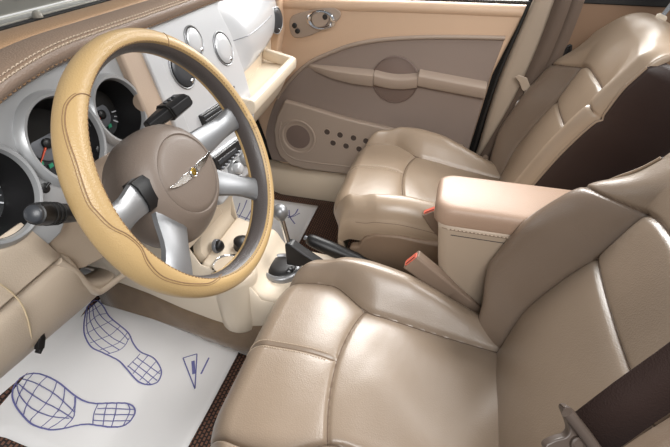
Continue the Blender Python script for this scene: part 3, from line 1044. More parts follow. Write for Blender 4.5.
# ------------------------------------------------------------------ console box between the seats
box = thing('armrest_box', 'beige console box with padded tan armrest lid between the front seats', 'armrest box', (-0.01, 0.05, 0.1))
bx0, bx1 = -0.088, 0.062
rows = []
for y, z0, z1 in ((0.165, 0.23, 0.545),):
    pass
fr = [(0.181, 0.515), (0.178, 0.50), (0.168, 0.42), (0.155, 0.35), (0.145, 0.24), (0.145, 0.10)]
rows = []
for y, z in fr:
    row = [(bx0, -0.20, z), (bx0, y - 0.02, z), (bx0 + 0.003, y - 0.006, z), (bx0 + 0.010, y, z), (bx1 - 0.010, y, z), (bx1 - 0.003, y - 0.006, z), (bx1, y - 0.02, z), (bx1, -0.20, z)]
    rows.append(row)
MB().grid(rows, cap=False).build('box_body', 'box_plastic', box, solid=0.004)
MB().tube([(bx0 - 0.001, -0.2, 0.492), (bx0 - 0.001, 0.15, 0.492), (bx0 + 0.002, 0.166, 0.492), (bx0 + 0.01, 0.174, 0.492), (bx1 - 0.01, 0.174, 0.492), (bx1, 0.15, 0.492), (bx1, -0.2, 0.492)], 0.0016, 6).build('lid_gap', 'black_matte', box)
MB().tube([(bx0 - 0.001, -0.2, 0.506), (bx0 - 0.001, 0.155, 0.506), (bx0 + 0.002, 0.171, 0.506), (bx0 + 0.01, 0.178, 0.506), (bx1 - 0.01, 0.178, 0.506), (bx1, 0.155, 0.506), (bx1, -0.2, 0.506)], 0.0022, 6).build('lid_rim', 'valance', box)


def lid(name, m, x0_, x1_, y0_, y1_, z0_, z1_, parent, rr=0.028):
    rows = []
    n = 10
    zc = (z0_ + z1_) / 2
    hz = (z1_ - z0_) / 2
    for k in range(2 * n + 1):
        a = -PI / 2 + PI * k / (2 * n)
        inset = rr * (1 - abs(math.cos(a)) ** 0.6)
        z = zc + hz * math.copysign(abs(math.sin(a)) ** 0.7, math.sin(a))
        row = []
        xa, xb, ya, yb = x0_ + inset, x1_ - inset, y0_ + inset, y1_ - inset
        rc = 0.035
        for (cx, cy, a0) in ((xb - rc, yb - rc, 0), (xa + rc, yb - rc, 90), (xa + rc, ya + rc, 180), (xb - rc, ya + rc, 270)):
            for q in range(7):
                b = R_(a0 + 90 * q / 6)
                px_, py_ = cx + rc * math.cos(b), cy + rc * math.sin(b)
                cr = 0.006 * (1 - ((px_ - (x0_ + x1_) / 2) / ((x1_ - x0_) / 2)) ** 2) if k > n else 0
                row.append((px_, py_, z + cr))
        rows.append(row)
    return MB().grid(rows, cv=True, cap=True).build(name, m, parent)


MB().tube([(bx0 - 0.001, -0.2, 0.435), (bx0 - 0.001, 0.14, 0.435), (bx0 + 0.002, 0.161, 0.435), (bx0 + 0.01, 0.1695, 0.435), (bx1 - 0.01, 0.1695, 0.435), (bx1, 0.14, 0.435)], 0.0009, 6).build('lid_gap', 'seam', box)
lid('armrest_lid', 'box_lid', bx0 - 0.003, bx1 + 0.004, -0.22, 0.194, 0.503, 0.556, box, 0.020)
stitches('stitching', [(bx0 - 0.0085, -0.18 + 0.01 * i, 0.511) for i in range(36)], 'thread', box, 0.008, 0.6, 0.0009)


# ------------------------------------------------------------------ seats
def make_seat(xc, dy, inb, name, label, win, wout, din, dout, dz0=0.0, dropin=0.075, lm='leather'):
    """local x > 0 is the inboard side (inb = +1 when that is towards +x); win/wout half widths, din/dout bolster depths"""
    t = thing(name, label, 'seat', (xc, 0.2 + dy, 0.03))
    wi_ = lambda y: 0.150 + 0.052 * sm((y - 0.28) / 0.13) - 0.006 * sm((y - 0.44) / 0.06)
    zi = lambda y: dz0 + itp(y, [(-0.1, 0.305), (0.0, 0.308), (0.12, 0.322), (0.30, 0.352), (0.40, 0.362), (0.47, 0.358)])
    zc = lambda y: dz0 + itp(y, [(-0.1, 0.29), (0.0, 0.315), (0.06, 0.338), (0.11, 0.358), (0.17, 0.382), (0.23, 0.403), (0.33, 0.416), (0.40, 0.414), (0.445, 0.402), (0.474, 0.398)])
    wo = lambda y: itp(y, [(-0.1, 0.23), (0.10, 0.245), (0.25, 0.264), (0.38, 0.272), (0.44, 0.268), (0.50, 0.258)])
    yT = lambda x: 0.331 - 1.0 * x * x
    YF = 0.470
    shf = lambda x: -0.050 * sm((abs(x) - 0.13) / 0.17) ** 1.3

    def height(x, y):
        ax = abs(x)
        wi = wi_(y)
        o = wo(y)
        wcr = o - 0.045
        z0 = zi(y)
        if ax < wi:
            z = z0 + 0.011 * (1 - (ax / wi) ** 2)
            dT = abs(y - yT(x))
            g = 0.0050 * math.exp(-(dT / 0.0040) ** 2) + 0.0055 * math.exp(-dT / 0.016)
            if y > yT(x):
                g += (0.0040 * math.exp(-(ax / 0.0035) ** 2) + 0.0025 * math.exp(-ax / 0.014)) * sm((y - yT(x)) / 0.01)
            z -= g
        elif ax < wcr:
            q = (ax - wi) / (wcr - wi)
            z = lerp(z0, zc(y), sm(q) * 0.45 + 0.55 * math.sin(PI / 2 * q))
        else:
            q = min(1, (ax - wcr) / 0.045)
            z = zc(y) - 0.048 * (1 - math.sqrt(max(0, 1 - q * q)))
        dS = abs(ax - wi)
        z -= 0.0060 * math.exp(-(dS / 0.0042) ** 2) + 0.0045 * math.exp(-dS / 0.014)
        # soft wear creases in the leather
        if y < 0.30 and ax < wi:
            z += 0.0016 * math.sin(38 * x + 21 * y + 3 * math.sin(17 * y)) * sm((0.30 - y) / 0.05) * sm((wi - ax) / 0.03)
        return z

    ny, na, nx = 190, 40, 230
    us = [-1 + 2 * i / nx for i in range(nx + 1)]

    def top(x, y, e=0.0):
        return V((xc + x * inb, y + shf(x) * sm((y - 0.28) / 0.18) + dy, height(x, y) + e))

    def nose(x, j, e=0.0):
        a = PI / 2 * min(1, j / na)
        ee = 0.052 * math.sin(a) - (0.0045 * (j - na) if j > na else 0)
        hz = height(x, YF)
        dzz = 0.058 * (1 - math.cos(a)) + (0.014 * (j - na) if j > na else 0)
        z = hz - dzz - (hz - dz0 - 0.352) * sm(j / na) * 0.75
        yp = YF + ee + shf(x)
        ax = abs(x)
        if ax < wi_(YF):
            yp -= (0.004 * math.exp(-(x / 0.0040) ** 2)) * min(1, j / 12)
        yp -= 0.004 * math.exp(-((ax - wi_(YF)) / 0.005) ** 2) * min(1, j / 12)
        return V((xc + x * inb * (1 - 0.03 * math.sin(a)), yp + dy + e, z + e))

    rows = []
    for k in range(ny + na + 10):
        if k < ny:
            y = lerp(-0.10, YF, k / (ny - 1))
            row = [top(u * wo(y), y) for u in us]
        else:
            row = [nose(u * wo(YF), k - ny + 1) for u in us]
        for side in (-1, 1):
            e = row[0] if side == -1 else row[-1]
            sx = -1 if (e.x < xc) else 1
            ex_ = [V((e.x + sx * dx, e.y, max(0.18, e.z + dz_))) for dx, dz_ in ((0.0015, -0.004), (0.0045, -0.012), (0.007, -0.024), (0.007, -0.04), (0.004, -0.058), (-0.003, -0.08))]
            row = ex_[::-1] + row if side == -1 else row + ex_
        rows.append(row)
    cu = MB().grid(rows).build('seat_cushion', lm, t)
    cu.data.set_sharp_from_angle(angle=math.radians(80))

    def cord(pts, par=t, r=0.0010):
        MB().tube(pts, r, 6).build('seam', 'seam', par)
    ysl = [lerp(-0.02, YF, i / 60) for i in range(61)]
    for sg in (-1, 1):
        cord([top(sg * wi_(y), y, 0.0022) for y in ysl] + [nose(sg * wi_(YF), j, 0.0) for j in range(3, na + 8, 3)])
    cord([top(lerp(-1, 1, i / 40) * wi_(0.30), yT(lerp(-1, 1, i / 40) * wi_(0.30)), 0.0018) for i in range(41)])
    cord([top(0, lerp(yT(0), YF, i / 20), 0.0005) for i in range(21)] + [nose(0, j, 0.0) for j in range(3, na + 8, 3)])
    for sg in (-1, 1):
        stitches('stitching', [top(sg * 0.0080, lerp(0.352, YF, i / 20), 0.0006) for i in range(21)] + [nose(sg * 0.0080, j, 0.0006) for j in range(3, na + 8, 3)], 'thread', t, 0.0055, 0.65, 0.0007, (0, 0, 0.0004))
        # piping on the cushion's top outer edge
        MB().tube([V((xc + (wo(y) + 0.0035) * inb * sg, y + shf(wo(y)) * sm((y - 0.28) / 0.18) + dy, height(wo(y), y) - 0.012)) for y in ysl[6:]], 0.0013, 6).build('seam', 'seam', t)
    for sg in (-1, 1):
        pts = [(0.44, 0.265), (0.415, 0.272), (0.400, 0.305), (0.37, 0.325), (0.30, 0.330), (0.20, 0.322), (0.10, 0.30), (0.0, 0.29), (-0.10, 0.29), (-0.12, 0.12), (0.42, 0.12), (0.45, 0.17)]
        MB().prism([(xc + sg * 0.282, y + dy, z) for y, z in pts], (-sg * 0.03, 0, 0)).build('side_valance', 'valance', t, bevel=0.008, seg=3)
    MB().box((xc, 0.16 + dy, 0.20), 0.225, 0.25, 0.06).build('seat_base', 'black_matte', t, bevel=0.02)
    for sg in (-1, 1):
        MB().box((xc + sg * 0.19, 0.14 + dy, 0.07), 0.02, 0.26, 0.035).build('seat_rail', 'black_matte', t, bevel=0.004)

    # backrest
    TL = R_(21)
    up = V((0, -math.sin(TL), math.cos(TL)))
    nn = V((0, math.cos(TL), math.sin(TL)))
    bo = V((xc, 0.02 + dy, 0.33 + dz0))
    wib = lambda s: itp(s, [(-0.06, 0.150), (0.0, 0.158), (0.10, 0.178), (0.19, 0.172), (0.27, 0.160), (0.39, 0.150), (0.45, 0.14)])

    def wob(s, sg):
        return itp(s, win if sg > 0 else wout)

    def dpt(s, sg):
        return itp(s, din if sg > 0 else dout)
    sU = lambda x: 0.402 - 1.1 * max(0, abs(x) - 0.03) ** 2 * (1 if abs(x) < 0.2 else 1)
    sL = 0.272

    def boff(x, s):
        sg = 1 if x >= 0 else -1
        ax = abs(x)
        o = wob(s, sg)
        wi = min(wib(s), o - 0.045)
        wcr = o - 0.032
        ctr = itp(s, [(-0.06, -0.01), (0.10, 0.004), (0.30, -0.002), (0.45, 0.004), (0.55, 0.0)])
        D = dpt(s, sg)
        if ax < wi:
            z = ctr + 0.009 * (1 - (ax / wi) ** 2)
        elif ax < wcr:
            q = (ax - wi) / (wcr - wi)
            z = lerp(ctr, D, 0.4 * sm(q) + 0.6 * math.sin(PI / 2 * q))
        else:
            q = min(1, (ax - wcr) / 0.032)
            z = D - 0.034 * (1 - math.sqrt(max(0, 1 - q * q)))
        zp = ctr + (D - ctr) * sm(ax / o) - (0.018 * sm((ax / o - 0.8) / 0.2) ** 2)
        z = lerp(z, zp, sm((s - sU(ax)) / 0.11))
        sf = 1 - sm((s - sU(ax) + 0.002) / 0.008)
        dS = abs(ax - wi)
        z -= (0.0058 * math.exp(-(dS / 0.0042) ** 2) + 0.0045 * math.exp(-dS / 0.014)) * sf
        if ax < wi:
            dL = abs(s - sL)
            z -= 0.0050 * math.exp(-(dL / 0.0042) ** 2) + 0.0050 * math.exp(-dL / 0.016)
        dU = abs(s - sU(ax))
        z -= 0.0050 * math.exp(-(dU / 0.0042) ** 2) + 0.0045 * math.exp(-dU / 0.016)
        return z

    ns, SM = 170, 0.515
    drop = lambda au, s, sg=-1: (dropin if sg > 0 else 0.075) * sm((au - 0.30) / 0.70) ** 1.4 * sm((s - 0.30) / 0.22)

    def face(u, s, e=0.0):
        sg = 1 if u >= 0 else -1
        x = u * wob(s, sg)
        return bo + EXX * x * inb + up * (s - drop(abs(u), s, sg)) + nn * (boff(x, s) + e)

    def facex(x, s, e=0.0):
        sg = 1 if x >= 0 else -1
        return face(x / wob(s, sg), s, e)
    rows = []
    for k in range(ns + 30):
        row = []
        for u in us:
            sg = 1 if u >= 0 else -1
            if k < ns:
                p = face(u, lerp(-0.07, SM, k / (ns - 1)))
            else:
                j = k - ns + 1
                a = PI * 0.62 * min(1, j / 26)
                x = u * (wob(SM, sg) - 0.020 * (1 - math.cos(a)))
                z = boff(u * wob(SM, sg), SM) * max(0, math.cos(a)) - 0.055 * (1 - math.cos(a)) - (0.03 * (j - 26) / 4 if j > 26 else 0)
                ss = SM + 0.050 * math.sin(min(a, PI / 2)) - (0.01 * (j - 26) if j > 26 else 0)
                p = bo + EXX * x * inb + up * (ss - drop(abs(u), SM, sg)) + nn * z
            row.append(p)
        for side in (-1, 1):
            e = row[0] if side == -1 else row[-1]
            sx = -1 if (e.x < xc) else 1
            ex_ = [e + V((sx * dx, 0, 0)) - nn * dn for dx, dn in ((0.001, 0.006), (0.001, 0.014), (-0.002, 0.02))]
            row = ex_[::-1] + row if side == -1 else row + ex_
        rows.append(row)
    bk = MB().grid(rows).build('backrest', lm, t)
    bk.data.set_sharp_from_angle(angle=math.radians(80))
    bk.data.materials.append(M['leather_bolster'])
    base = V(t.location)
    for p in bk.data.polygons:
        c = p.center + base - bo
        x, s_ = abs(c.x), c.dot(up)
        s_ += 0.75 * 0.075 * sm((s_ - 0.30) / 0.22) * sm((x - 0.12) / 0.14)
        sg = 1 if c.x * inb > 0 else -1
        if (inb > 0 or sg < 0) and s_ < sU(x) - 0.001 and x > min(wib(s_), wob(s_, sg) - 0.045) - 0.0005:
            p.material_index = 1
    for sg in (-1, 1):
        cord([facex(sg * min(wib(s), wob(s, sg) - 0.045), s, 0.0016) for s in [lerp(-0.04, sU(0.15), i / 50) for i in range(51)]])
    cord([facex(lerp(-1, 1, i / 40) * min(wib(sL), wob(sL, -1) - 0.045, wob(sL, 1) - 0.045), sL, 0.0014) for i in range(41)])
    cord([face(lerp(-0.97, 0.97, i / 80), sU(lerp(-0.97, 0.97, i / 80) * 0.27), 0.0) for i in range(81)][:0] or
         [facex(x, sU(abs(x)), 0.0014) for x in [lerp(-wob(0.37, -1) * 0.96, wob(0.37, 1) * 0.96, i / 80) for i in range(81)]])
    # dark side panels and rear shell
    for sg in (-1, 1):
        rows = []
        for i in range(61):
            ss = lerp(-0.06, 0.535, i / 60)
            sc = min(ss, SM)
            tt = max(0, min(1, (ss - SM) / 0.045))
            xo = wob(sc, sg) - 0.016 * tt
            zf = boff(sg * wob(sc, sg), sc) * (1 - tt) - 0.045 * tt
            dr_ = drop(1, sc, sg)
            back = -0.185
            row = []
            for q, (dx, f) in enumerate(((0.0010, 0.0), (0.0040, 0.05), (0.0065, 0.2), (0.0065, 0.5), (0.002, 0.85), (-0.02, 1.0))):
                row.append(bo + EXX * sg * inb * (xo + dx) + up * (ss - dr_) + nn * (lerp(zf + 0.001, back, f)))
            row.append(bo + up * (ss - dr_) + nn * (back - 0.006))
            rows.append(row)
        MB().grid(rows).build('side_panel', 'brown_vinyl', t, solid=0.003)
        MB().tube([bo + EXX * sg * inb * (wob(ss, sg) + 0.0022) + up * (ss - drop(1, ss, sg)) + nn * (boff(sg * wob(ss, sg), ss) + 0.001) for ss in [lerp(-0.03, SM, i / 49) for i in range(50)]], 0.0030, 8).build('piping', 'leather_dark', t)
    hc = bo + up * 0.70 - nn * 0.055
    rows = []
    for k in range(17):
        a = -PI / 2 + PI * k / 16
        rows.append([hc + EXX * (0.125 * abs(math.cos(a)) ** 0.5 * math.copysign(abs(math.cos(b)) ** 0.6, math.cos(b))) + nn * (0.045 * abs(math.cos(a)) ** 0.6 * math.copysign(abs(math.sin(b)) ** 0.8, math.sin(b))) + up * 0.075 * math.sin(a) for b in [2 * PI * q / 36 for q in range(36)]])
    MB().grid(rows, cv=True, cap=True).build('headrest', lm, t)
    for sg in (-1, 1):
        MB().tube([bo + EXX * sg * 0.062 + up * 0.54 - nn * 0.058, bo + EXX * sg * 0.062 + up * 0.66 - nn * 0.056], 0.0055, 12).build('headrest_post', 'chrome', t)
        MB().lathe(bo + EXX * sg * 0.062 + up * 0.558 - nn * 0.058, up, [(0.013, 0), (0.013, 0.012), (0.009, 0.016)], 20).build('post_collar', 'beige_light', t)
    return t


WD = [(-0.06, 0.205), (0.03, 0.250), (0.10, 0.288), (0.18, 0.298), (0.26, 0.292), (0.36, 0.275), (0.45, 0.255), (0.54, 0.235)]
DD = [(-0.06, 0.03), (0.02, 0.055), (0.10, 0.083), (0.20, 0.082), (0.30, 0.062), (0.38, 0.038), (0.46, 0.015), (0.52, 0.004)]
make_seat(-0.370, 0.0, 1, 'front_seat', 'taupe leather driver seat beside the steering wheel', WD, WD, DD, DD)
WPO = [(-0.06, 0.235), (0.03, 0.27), (0.12, 0.285), (0.22, 0.288), (0.34, 0.290), (0.42, 0.288), (0.48, 0.275), (0.54, 0.255)]
DPO = [(-0.06, 0.02), (0.02, 0.045), (0.10, 0.062), (0.20, 0.062), (0.30, 0.050), (0.38, 0.035), (0.46, 0.015), (0.52, 0.004)]
WPI = [(-0.06, 0.160), (0.05, 0.168), (0.16, 0.170), (0.25, 0.176), (0.35, 0.194), (0.45, 0.211), (0.54, 0.225)]
DPI = [(-0.06, 0.02), (0.02, 0.038), (0.10, 0.050), (0.20, 0.050), (0.30, 0.047), (0.38, 0.042), (0.46, 0.034), (0.52, 0.028)]
make_seat(0.370, -0.028, -1, 'front_seat', 'taupe leather passenger seat in a lit tone beside the far door, dark brown side panel', WPI, WPO, DPI, DPO, 0.008, 0.02, 'leather_lit')


# ------------------------------------------------------------------ belt buckles
def buckle(p0, p1, label, wdt=0.015, th=0.009):
    t = thing('belt_buckle', label, 'belt buckle', p1)
    dr = (p0 - p1).normalized()
    sd = dr.cross(V((1, 0, 0))).normalized()
    ux = sd.cross(dr).normalized()
    L = (p0 - p1).length

    def sect(c, a, b):
        return [c + sd * a * i + ux * b * j for i, j in ((-1, -0.7), (-1, 0.7), (-0.8, 1), (0.8, 1), (1, 0.7), (1, -0.7), (0.8, -1), (-0.8, -1))]
    MB().grid([sect(p1 - dr * 0.10, wdt * 0.6, th * 0.4), sect(p1, wdt * 0.75, th * 0.6), sect(lerp(p1, p0, 0.45), wdt, th), sect(p0 - dr * 0.001, wdt * 1.05, th)], cv=True, cap=True).build('buckle_body', 'buckle', t, bevel=0.002)
    MB().grid([sect(p0 - dr * 0.004, wdt * 0.82, th * 0.66), sect(p0 + dr * 0.0012, wdt * 0.80, th * 0.62)], cv=True, cap=True).build('release_button', 'red', t, bevel=0.001)
    MB().grid([sect(p0 - dr * 0.002 + ux * th * -0.45, wdt * 0.6, 0.0012), sect(p0 + dr * 0.0018 + ux * th * -0.45, wdt * 0.6, 0.0012)], cv=True, cap=True).build('slot', 'black', t)
    return t


buckle(T(411, 259, 'x', -0.098), T(452, 291, 'x', -0.10), 'taupe belt buckle with red button beside the driver seat', 0.0245, 0.015)
buckle(T(430, 210, 'x', 0.085), T(446, 236, 'x', 0.085), 'taupe belt buckle with red button beside the passenger seat', 0.022, 0.013)
br_ = T(484, 318, 'x', -0.10)
tag(MB().prism([T(483, 310, 'x', -0.098), T(492, 311, 'x', -0.098), T(493, 326, 'x', -0.098), T(484, 325, 'x', -0.098)], (0.01, 0, 0)).build('belt_anchor', 'black', bevel=0.002), 'small black belt anchor in the gap between driver seat and console box', 'anchor')

# ------------------------------------------------------------------ passenger door
door = thing('passenger_door', 'tan and taupe passenger door panel with speaker and chrome handle', 'car door', (0.72, 0.4, 0.12))


def DR(px, py, x):
    return T(px, py, 'x', x)


def dplate(name, pts, x, th, m, parent=door, bevel=0.004, n=6, smooth=True):
    P = [DR(p[0], p[1], x) if p[0] != 'w' else V((x, p[1], p[2])) for p in pts]
    return MB().prism(P, (th, 0, 0)).build(name, m, parent, bevel=bevel)


# tan upper skin, whole door
zt_ = 0.80
skin = [(0.70, 0.93, 0.785), (0.70, 0.012, 0.798), (0.70, 0.07, 0.60), (0.70, 0.10, 0.30), (0.70, 0.16, 0.155), (0.70, 0.86, 0.155), (0.70, 0.90, 0.20), (0.70, 0.96, 0.40)]
MB().prism(skin, (0.03, 0, 0)).build('door_skin', 'door_tan', door, bevel=0.01, seg=3)
# rolled top rail
MB().tube(spl([(0.714, 0.93, 0.780), (0.714, 0.6, 0.784), (0.714, 0.3, 0.791), (0.714, 0.01, 0.794)], 6), 0.020, 16).build('top_rail', 'door_tan', door)
# taupe insert: arched edge at upper left
ins_px = [(272, 160), (266, 140), (268, 122), (277, 98), (290, 80), (309, 63), (330, 53), (352, 45), (380, 40), (415, 37.5), (455, 37), (505, 38)]
ins = [DR(x, y, 0.697) for x, y in ins_px]
arch = spl(ins, 4)
rear = [V((0.697, 0.075, 0.60)), V((0.697, 0.10, 0.32)), V((0.697, 0.16, 0.17))]
MB().prism(arch + rear + [V((0.697, 0.82, 0.165))], (0.01, 0, 0)).build('insert', 'door_taupe', door, bevel=0.003)
ed = spl([DR(x, y, 0.6945) for x, y in ins_px[3:]], 5)
MB().tube(ed, 0.007, 10).build('insert_edge', 'door_low', door)
# lower pocket panel with speaker
pk_px = [(284, 101), (296, 104), (320, 111), (350, 120), (385, 128), (420, 138)]
pk = [DR(x, y, 0.672) for x, y in pk_px]
bot = [V((0.672, 0.12, 0.34)), V((0.672, 0.15, 0.17)), V((0.672, 0.45, 0.160)), V((0.672, 0.74, 0.158)), V((0.672, 0.80, 0.168)), V((0.672, 0.845, 0.20)), V((0.672, 0.862, 0.25)), V((0.672, 0.865, 0.32)), V((0.672, 0.845, 0.385))]
MB().prism(spl(pk, 3) + bot, (0.028, 0, 0)).build('pocket_panel', 'door_low', door, bevel=0.008, seg=3)
MB().tube(spl([V((0.674, y, z)) for y, z in ((0.14, 0.205), (0.4, 0.20), (0.72, 0.196), (0.79, 0.205), (0.83, 0.24), (0.842, 0.30), (0.83, 0.36))], 6), 0.004, 8).build('panel_rib', 'door_low', door)
spc = DR(298, 137, 0.672)
sp = MB().grid([[spc + V((-h, math.cos(2 * PI * k / 56) * r, math.sin(2 * PI * k / 56) * r)) for k in range(56)] for r, h in [(0.074, -0.002), (0.072, 0.003), (0.066, 0.004), (0.062, 0.001), (0.060, -0.004)]], cv=True).build('speaker_ring', 'door_low', door)
MB().lathe(spc, (-1, 0, 0), [(0.061, -0.004), (0.060, -0.001), (0.03, 0.002), (0.002, 0.003)], 48).build('speaker_grille', 'door_dark', sp)
for (px, py) in ((327, 132), (340, 135), (353.5, 138), (366, 141), (333, 143), (346, 146), (359, 149)):
    c = DR(px, py, 0.672)
    h = MB().grid([[c + V((-hh, math.cos(2 * PI * k / 24) * r, math.sin(2 * PI * k / 24) * r)) for k in range(24)] for r, hh in [(0.0145, -0.002), (0.0135, 0.0015), (0.0115, 0.0008), (0.0108, -0.003)]], cv=True).build('drain_dimple', 'door_low', door)
    MB().lathe(c, (-1, 0, 0), [(0.0112, -0.004), (0.0112, 0.0003)], 20).build('dimple_shade', 'hole_shade', h)
# armrest: bar with round pull cup
at = [(306, 66), (330, 70), (372, 73), (395, 78), (418, 76), (450, 81), (486, 88)]
secA = [(0.0, 0.0), (-0.030, -0.004), (-0.040, -0.012), (-0.040, -0.030), (-0.030, -0.052), (0.0, -0.062)]


def armseg(pa, pb, nm, sc=1.0, dip=0.0):
    a, b = DR(*pa, 0.66), DR(*pb, 0.66)
    rows = []
    for k in range(11):
        t = k / 10
        p = lerp(a, b, t)
        dp = dip * math.sin(PI * t)
        rows.append([(0.70 + dx * sc, p.y, p.z + dz * sc - dp + 0.010) for dx, dz in secA])
    return MB().grid(rows, cap=True).build(nm, 'door_low', door, bevel=0.004)


a0 = DR(305, 66, 0.69)
rows = []
for t, scx, scz in ((0, 0.05, 0.15), (0.15, 0.45, 0.45), (0.4, 0.85, 0.75), (0.7, 1.0, 0.95), (1.0, 1.0, 1.0)):
    p = lerp(a0, DR(373, 75, 0.66), t)
    rows.append([(0.70 + dx * scx, p.y, p.z + dz * scz + 0.008) for dx, dz in secA])
MB().grid(rows, cap=True).build('armrest', 'door_low', door, bevel=0.004)
armseg((373, 75), (418, 78), 'pull_bridge', 0.94, 0.010)
armseg((418, 75), (487, 88), 'armrest', 1.0)
cpx = DR(395, 80, 0.695)
MB().lathe(cpx, (-1, 0, 0), [(0.080, -0.002), (0.080, 0.001), (0.078, 0.0018)], 56).build('pull_cup', 'door_dark', door)
cr = MB().grid([[cpx + V((-h, math.cos(2 * PI * k / 56) * r, math.sin(2 * PI * k / 56) * r)) for k in range(56)] for r, h in [(0.083, -0.002), (0.083, 0.003), (0.080, 0.005), (0.078, 0.001)]], cv=True)
cr.build('pull_cup_ring', 'door_dark', door)
# inner handle with lock buttons
hb_ = [DR(x, y, 0.692) for x, y in ((289, 26), (291, 17), (300, 13), (318, 9), (333, 8), (340, 12), (339, 19), (328, 27), (312, 35), (300, 38), (292, 36))]
MB().prism(spl(hb_, 3, True), (0.012, 0, 0)).build('handle_bezel', 'door_low', door, bevel=0.003)
hc_ = DR(321, 20, 0.690)
hn = MB().grid([[hc_ + V((-h, math.cos(2 * PI * k / 40) * r * 1.45, math.sin(2 * PI * k / 40) * r * 0.92)) for k in range(40)] for r, h in [(0.036, -0.002), (0.035, 0.006), (0.030, 0.010), (0.025, 0.006), (0.024, -0.002)]], cv=True).build('handle_ring', 'chrome', door)
MB().lathe(hc_, (-1, 0, 0), [(0.026, -0.003), (0.025, 0.002)], 32).build('handle_cup', 'door_dark', door)
MB().prism(spl([DR(x, y, 0.683) for x, y in ((313, 15), (320, 12.5), (328, 13.5), (329, 20), (324, 26), (316, 27), (312, 22))], 3, True), (0.005, 0, 0)).build('handle_lever', 'door_low', door, bevel=0.002)
MB().lathe(DR(325, 17, 0.683), (-1, 0, 0), [(0.009, -0.002), (0.009, 0.001), (0.006, 0.0015)], 20).build('lock_knob', 'black', door)
for (px, py) in ((294.5, 25.5), (297.5, 31)):
    MB().lathe(DR(px, py, 0.690), (-1, 0, 0), [(0.0085, -0.003), (0.0085, 0.003), (0.006, 0.0045)], 20).build('lock_button', 'black', door)
# passenger window pane above
struct(MB().box((0.735, 0.46, 1.02), 0.003, 0.46, 0.22).build('window_2', 'glass'))
# black door seal along the rear edge
seal = spl([V((0.695, 0.004, 0.84)), V((0.695, 0.020, 0.76)), V((0.695, 0.052, 0.60)), V((0.695, 0.070, 0.45)), V((0.695, 0.083, 0.32)), V((0.695, 0.11, 0.20)), V((0.695, 0.16, 0.14))], 8)
tag(MB().tube(seal, 0.0055, 10).build('door_seal', 'black_matte'), 'black rubber door seal between passenger door and pillar', 'seal')

# B pillar trim
rows = []
for z, ya, yb in ((0.10, 0.10, -0.14), (0.25, 0.075, -0.12), (0.32, 0.06, -0.11), (0.45, 0.055, -0.10), (0.60, 0.040, -0.10), (0.75, 0.012, -0.12), (0.85, -0.010, -0.14), (1.0, -0.035, -0.17), (1.25, -0.07, -0.20)):
    rows.append([(0.72, ya + 0.006, z), (0.690, ya, z), (0.678, ya - 0.012, z), (0.672, lerp(ya, yb, 0.5), z), (0.678, yb + 0.01, z), (0.72, yb, z)])
struct(MB().grid(rows).build('trim_3', 'pillar', solid=0.004, sub=1))
# rear door panel and its dark window opening
struct(MB().box((0.715, -0.64, 0.50), 0.012, 0.52, 0.36).build('door_1', 'rear_door', bevel=0.01))
struct(MB().prism([(0.70, -0.13, 0.826), (0.70, -1.2, 0.826), (0.70, -1.2, 1.02), (0.70, -0.19, 1.02)], (0.02, 0, 0)).build('trim_4', 'black_matte', bevel=0.004))


# ------------------------------------------------------------------ seat belts
def ribbon(pts, wv, th=0.0012):
    """flat webbing through centre points with half-width vectors"""
    rows = []
    for p, h in zip(pts, wv):
        p, h = V(p), V(h)
        rows.append([p - h, p + h])
    return MB().grid(rows)


pbelt = thing('seat_belt', 'taupe seat belt hanging down the far pillar beside passenger seat', 'seat belt', (0.62, 0.0, 0.35))
le = [(553, -6), (540, 32), (527, 64), (511, 97), (492, 133), (478, 157)]
re = [(578, -6), (562, 36), (546, 72), (528, 108), (507, 140), (491, 163)]
cen, hw = [], []
for (a, b), (c, d_) in zip(le, re):
    p, q_ = T(a, b, 'x', 0.655), T(c, d_, 'x', 0.645)
    m_ = (p + q_) / 2
    h = (q_ - p)
    h = h.normalized() * 0.023
    cen.append(m_)
    hw.append(h)
ribbon(spl(cen, 4), spl(hw, 4)).build('webbing', 'belt_taupe', pbelt, solid=0.0014)
cen2 = [p + V((0.006, -0.035, 0.0)) for p in cen[:5]]
ribbon(spl(cen2, 4), spl(hw[:5], 4)).build('webbing', 'belt_taupe', pbelt, solid=0.0014)
tq = T(521, 84, 'x', 0.635)
tg_ = MB().prism([T(x, y, 'x', 0.638) for x, y in ((515, 77), (519, 75), (527, 78), (531, 88), (527, 94), (522, 90), (519, 82))], (0.006, 0, 0)).build('tongue', 'pillar', pbelt, bevel=0.002)
MB().tube(spl([T(x, y, 'x', 0.63) for x, y in ((526, 90), (523, 97), (517, 103), (515, 109))], 5), 0.0032, 8).build('tongue_plate', 'chrome', pbelt)
MB().lathe(T(511, 117, 'x', 0.64), (-1, 0, 0), [(0.008, -0.003), (0.008, 0.004), (0.005, 0.005)], 18).build('belt_stop', 'pillar', pbelt)
ga = thing('belt_guide', 'small black belt height guide on the far pillar above passenger seat', 'belt guide', T(568, 52, 'x', 0.66))
MB().tube(spl([T(x, y, 'x', 0.655) for x, y in ((571, 45), (566, 48), (564, 56), (567, 60), (570, 54), (571, 45))], 4), 0.004, 8).build('guide_loop', 'black', ga)
MB().prism([T(x, y, 'x', 0.66) for x, y in ((565, 50), (571, 46), (570, 58), (565, 62))], (0.008, 0, 0)).build('guide_base', 'black', ga, bevel=0.002)
anb = thing('belt_anchor_bracket', 'small metal belt anchor bracket at the foot of the far pillar', 'bracket', T(483, 160, 'x', 0.64))
MB().prism([T(x, y, 'x', 0.64) for x, y in ((479, 160), (485, 155), (489, 157), (488, 162), (482, 164))], (0.006, 0, 0)).build('bracket_plate', 'buckle', anb, bevel=0.002)
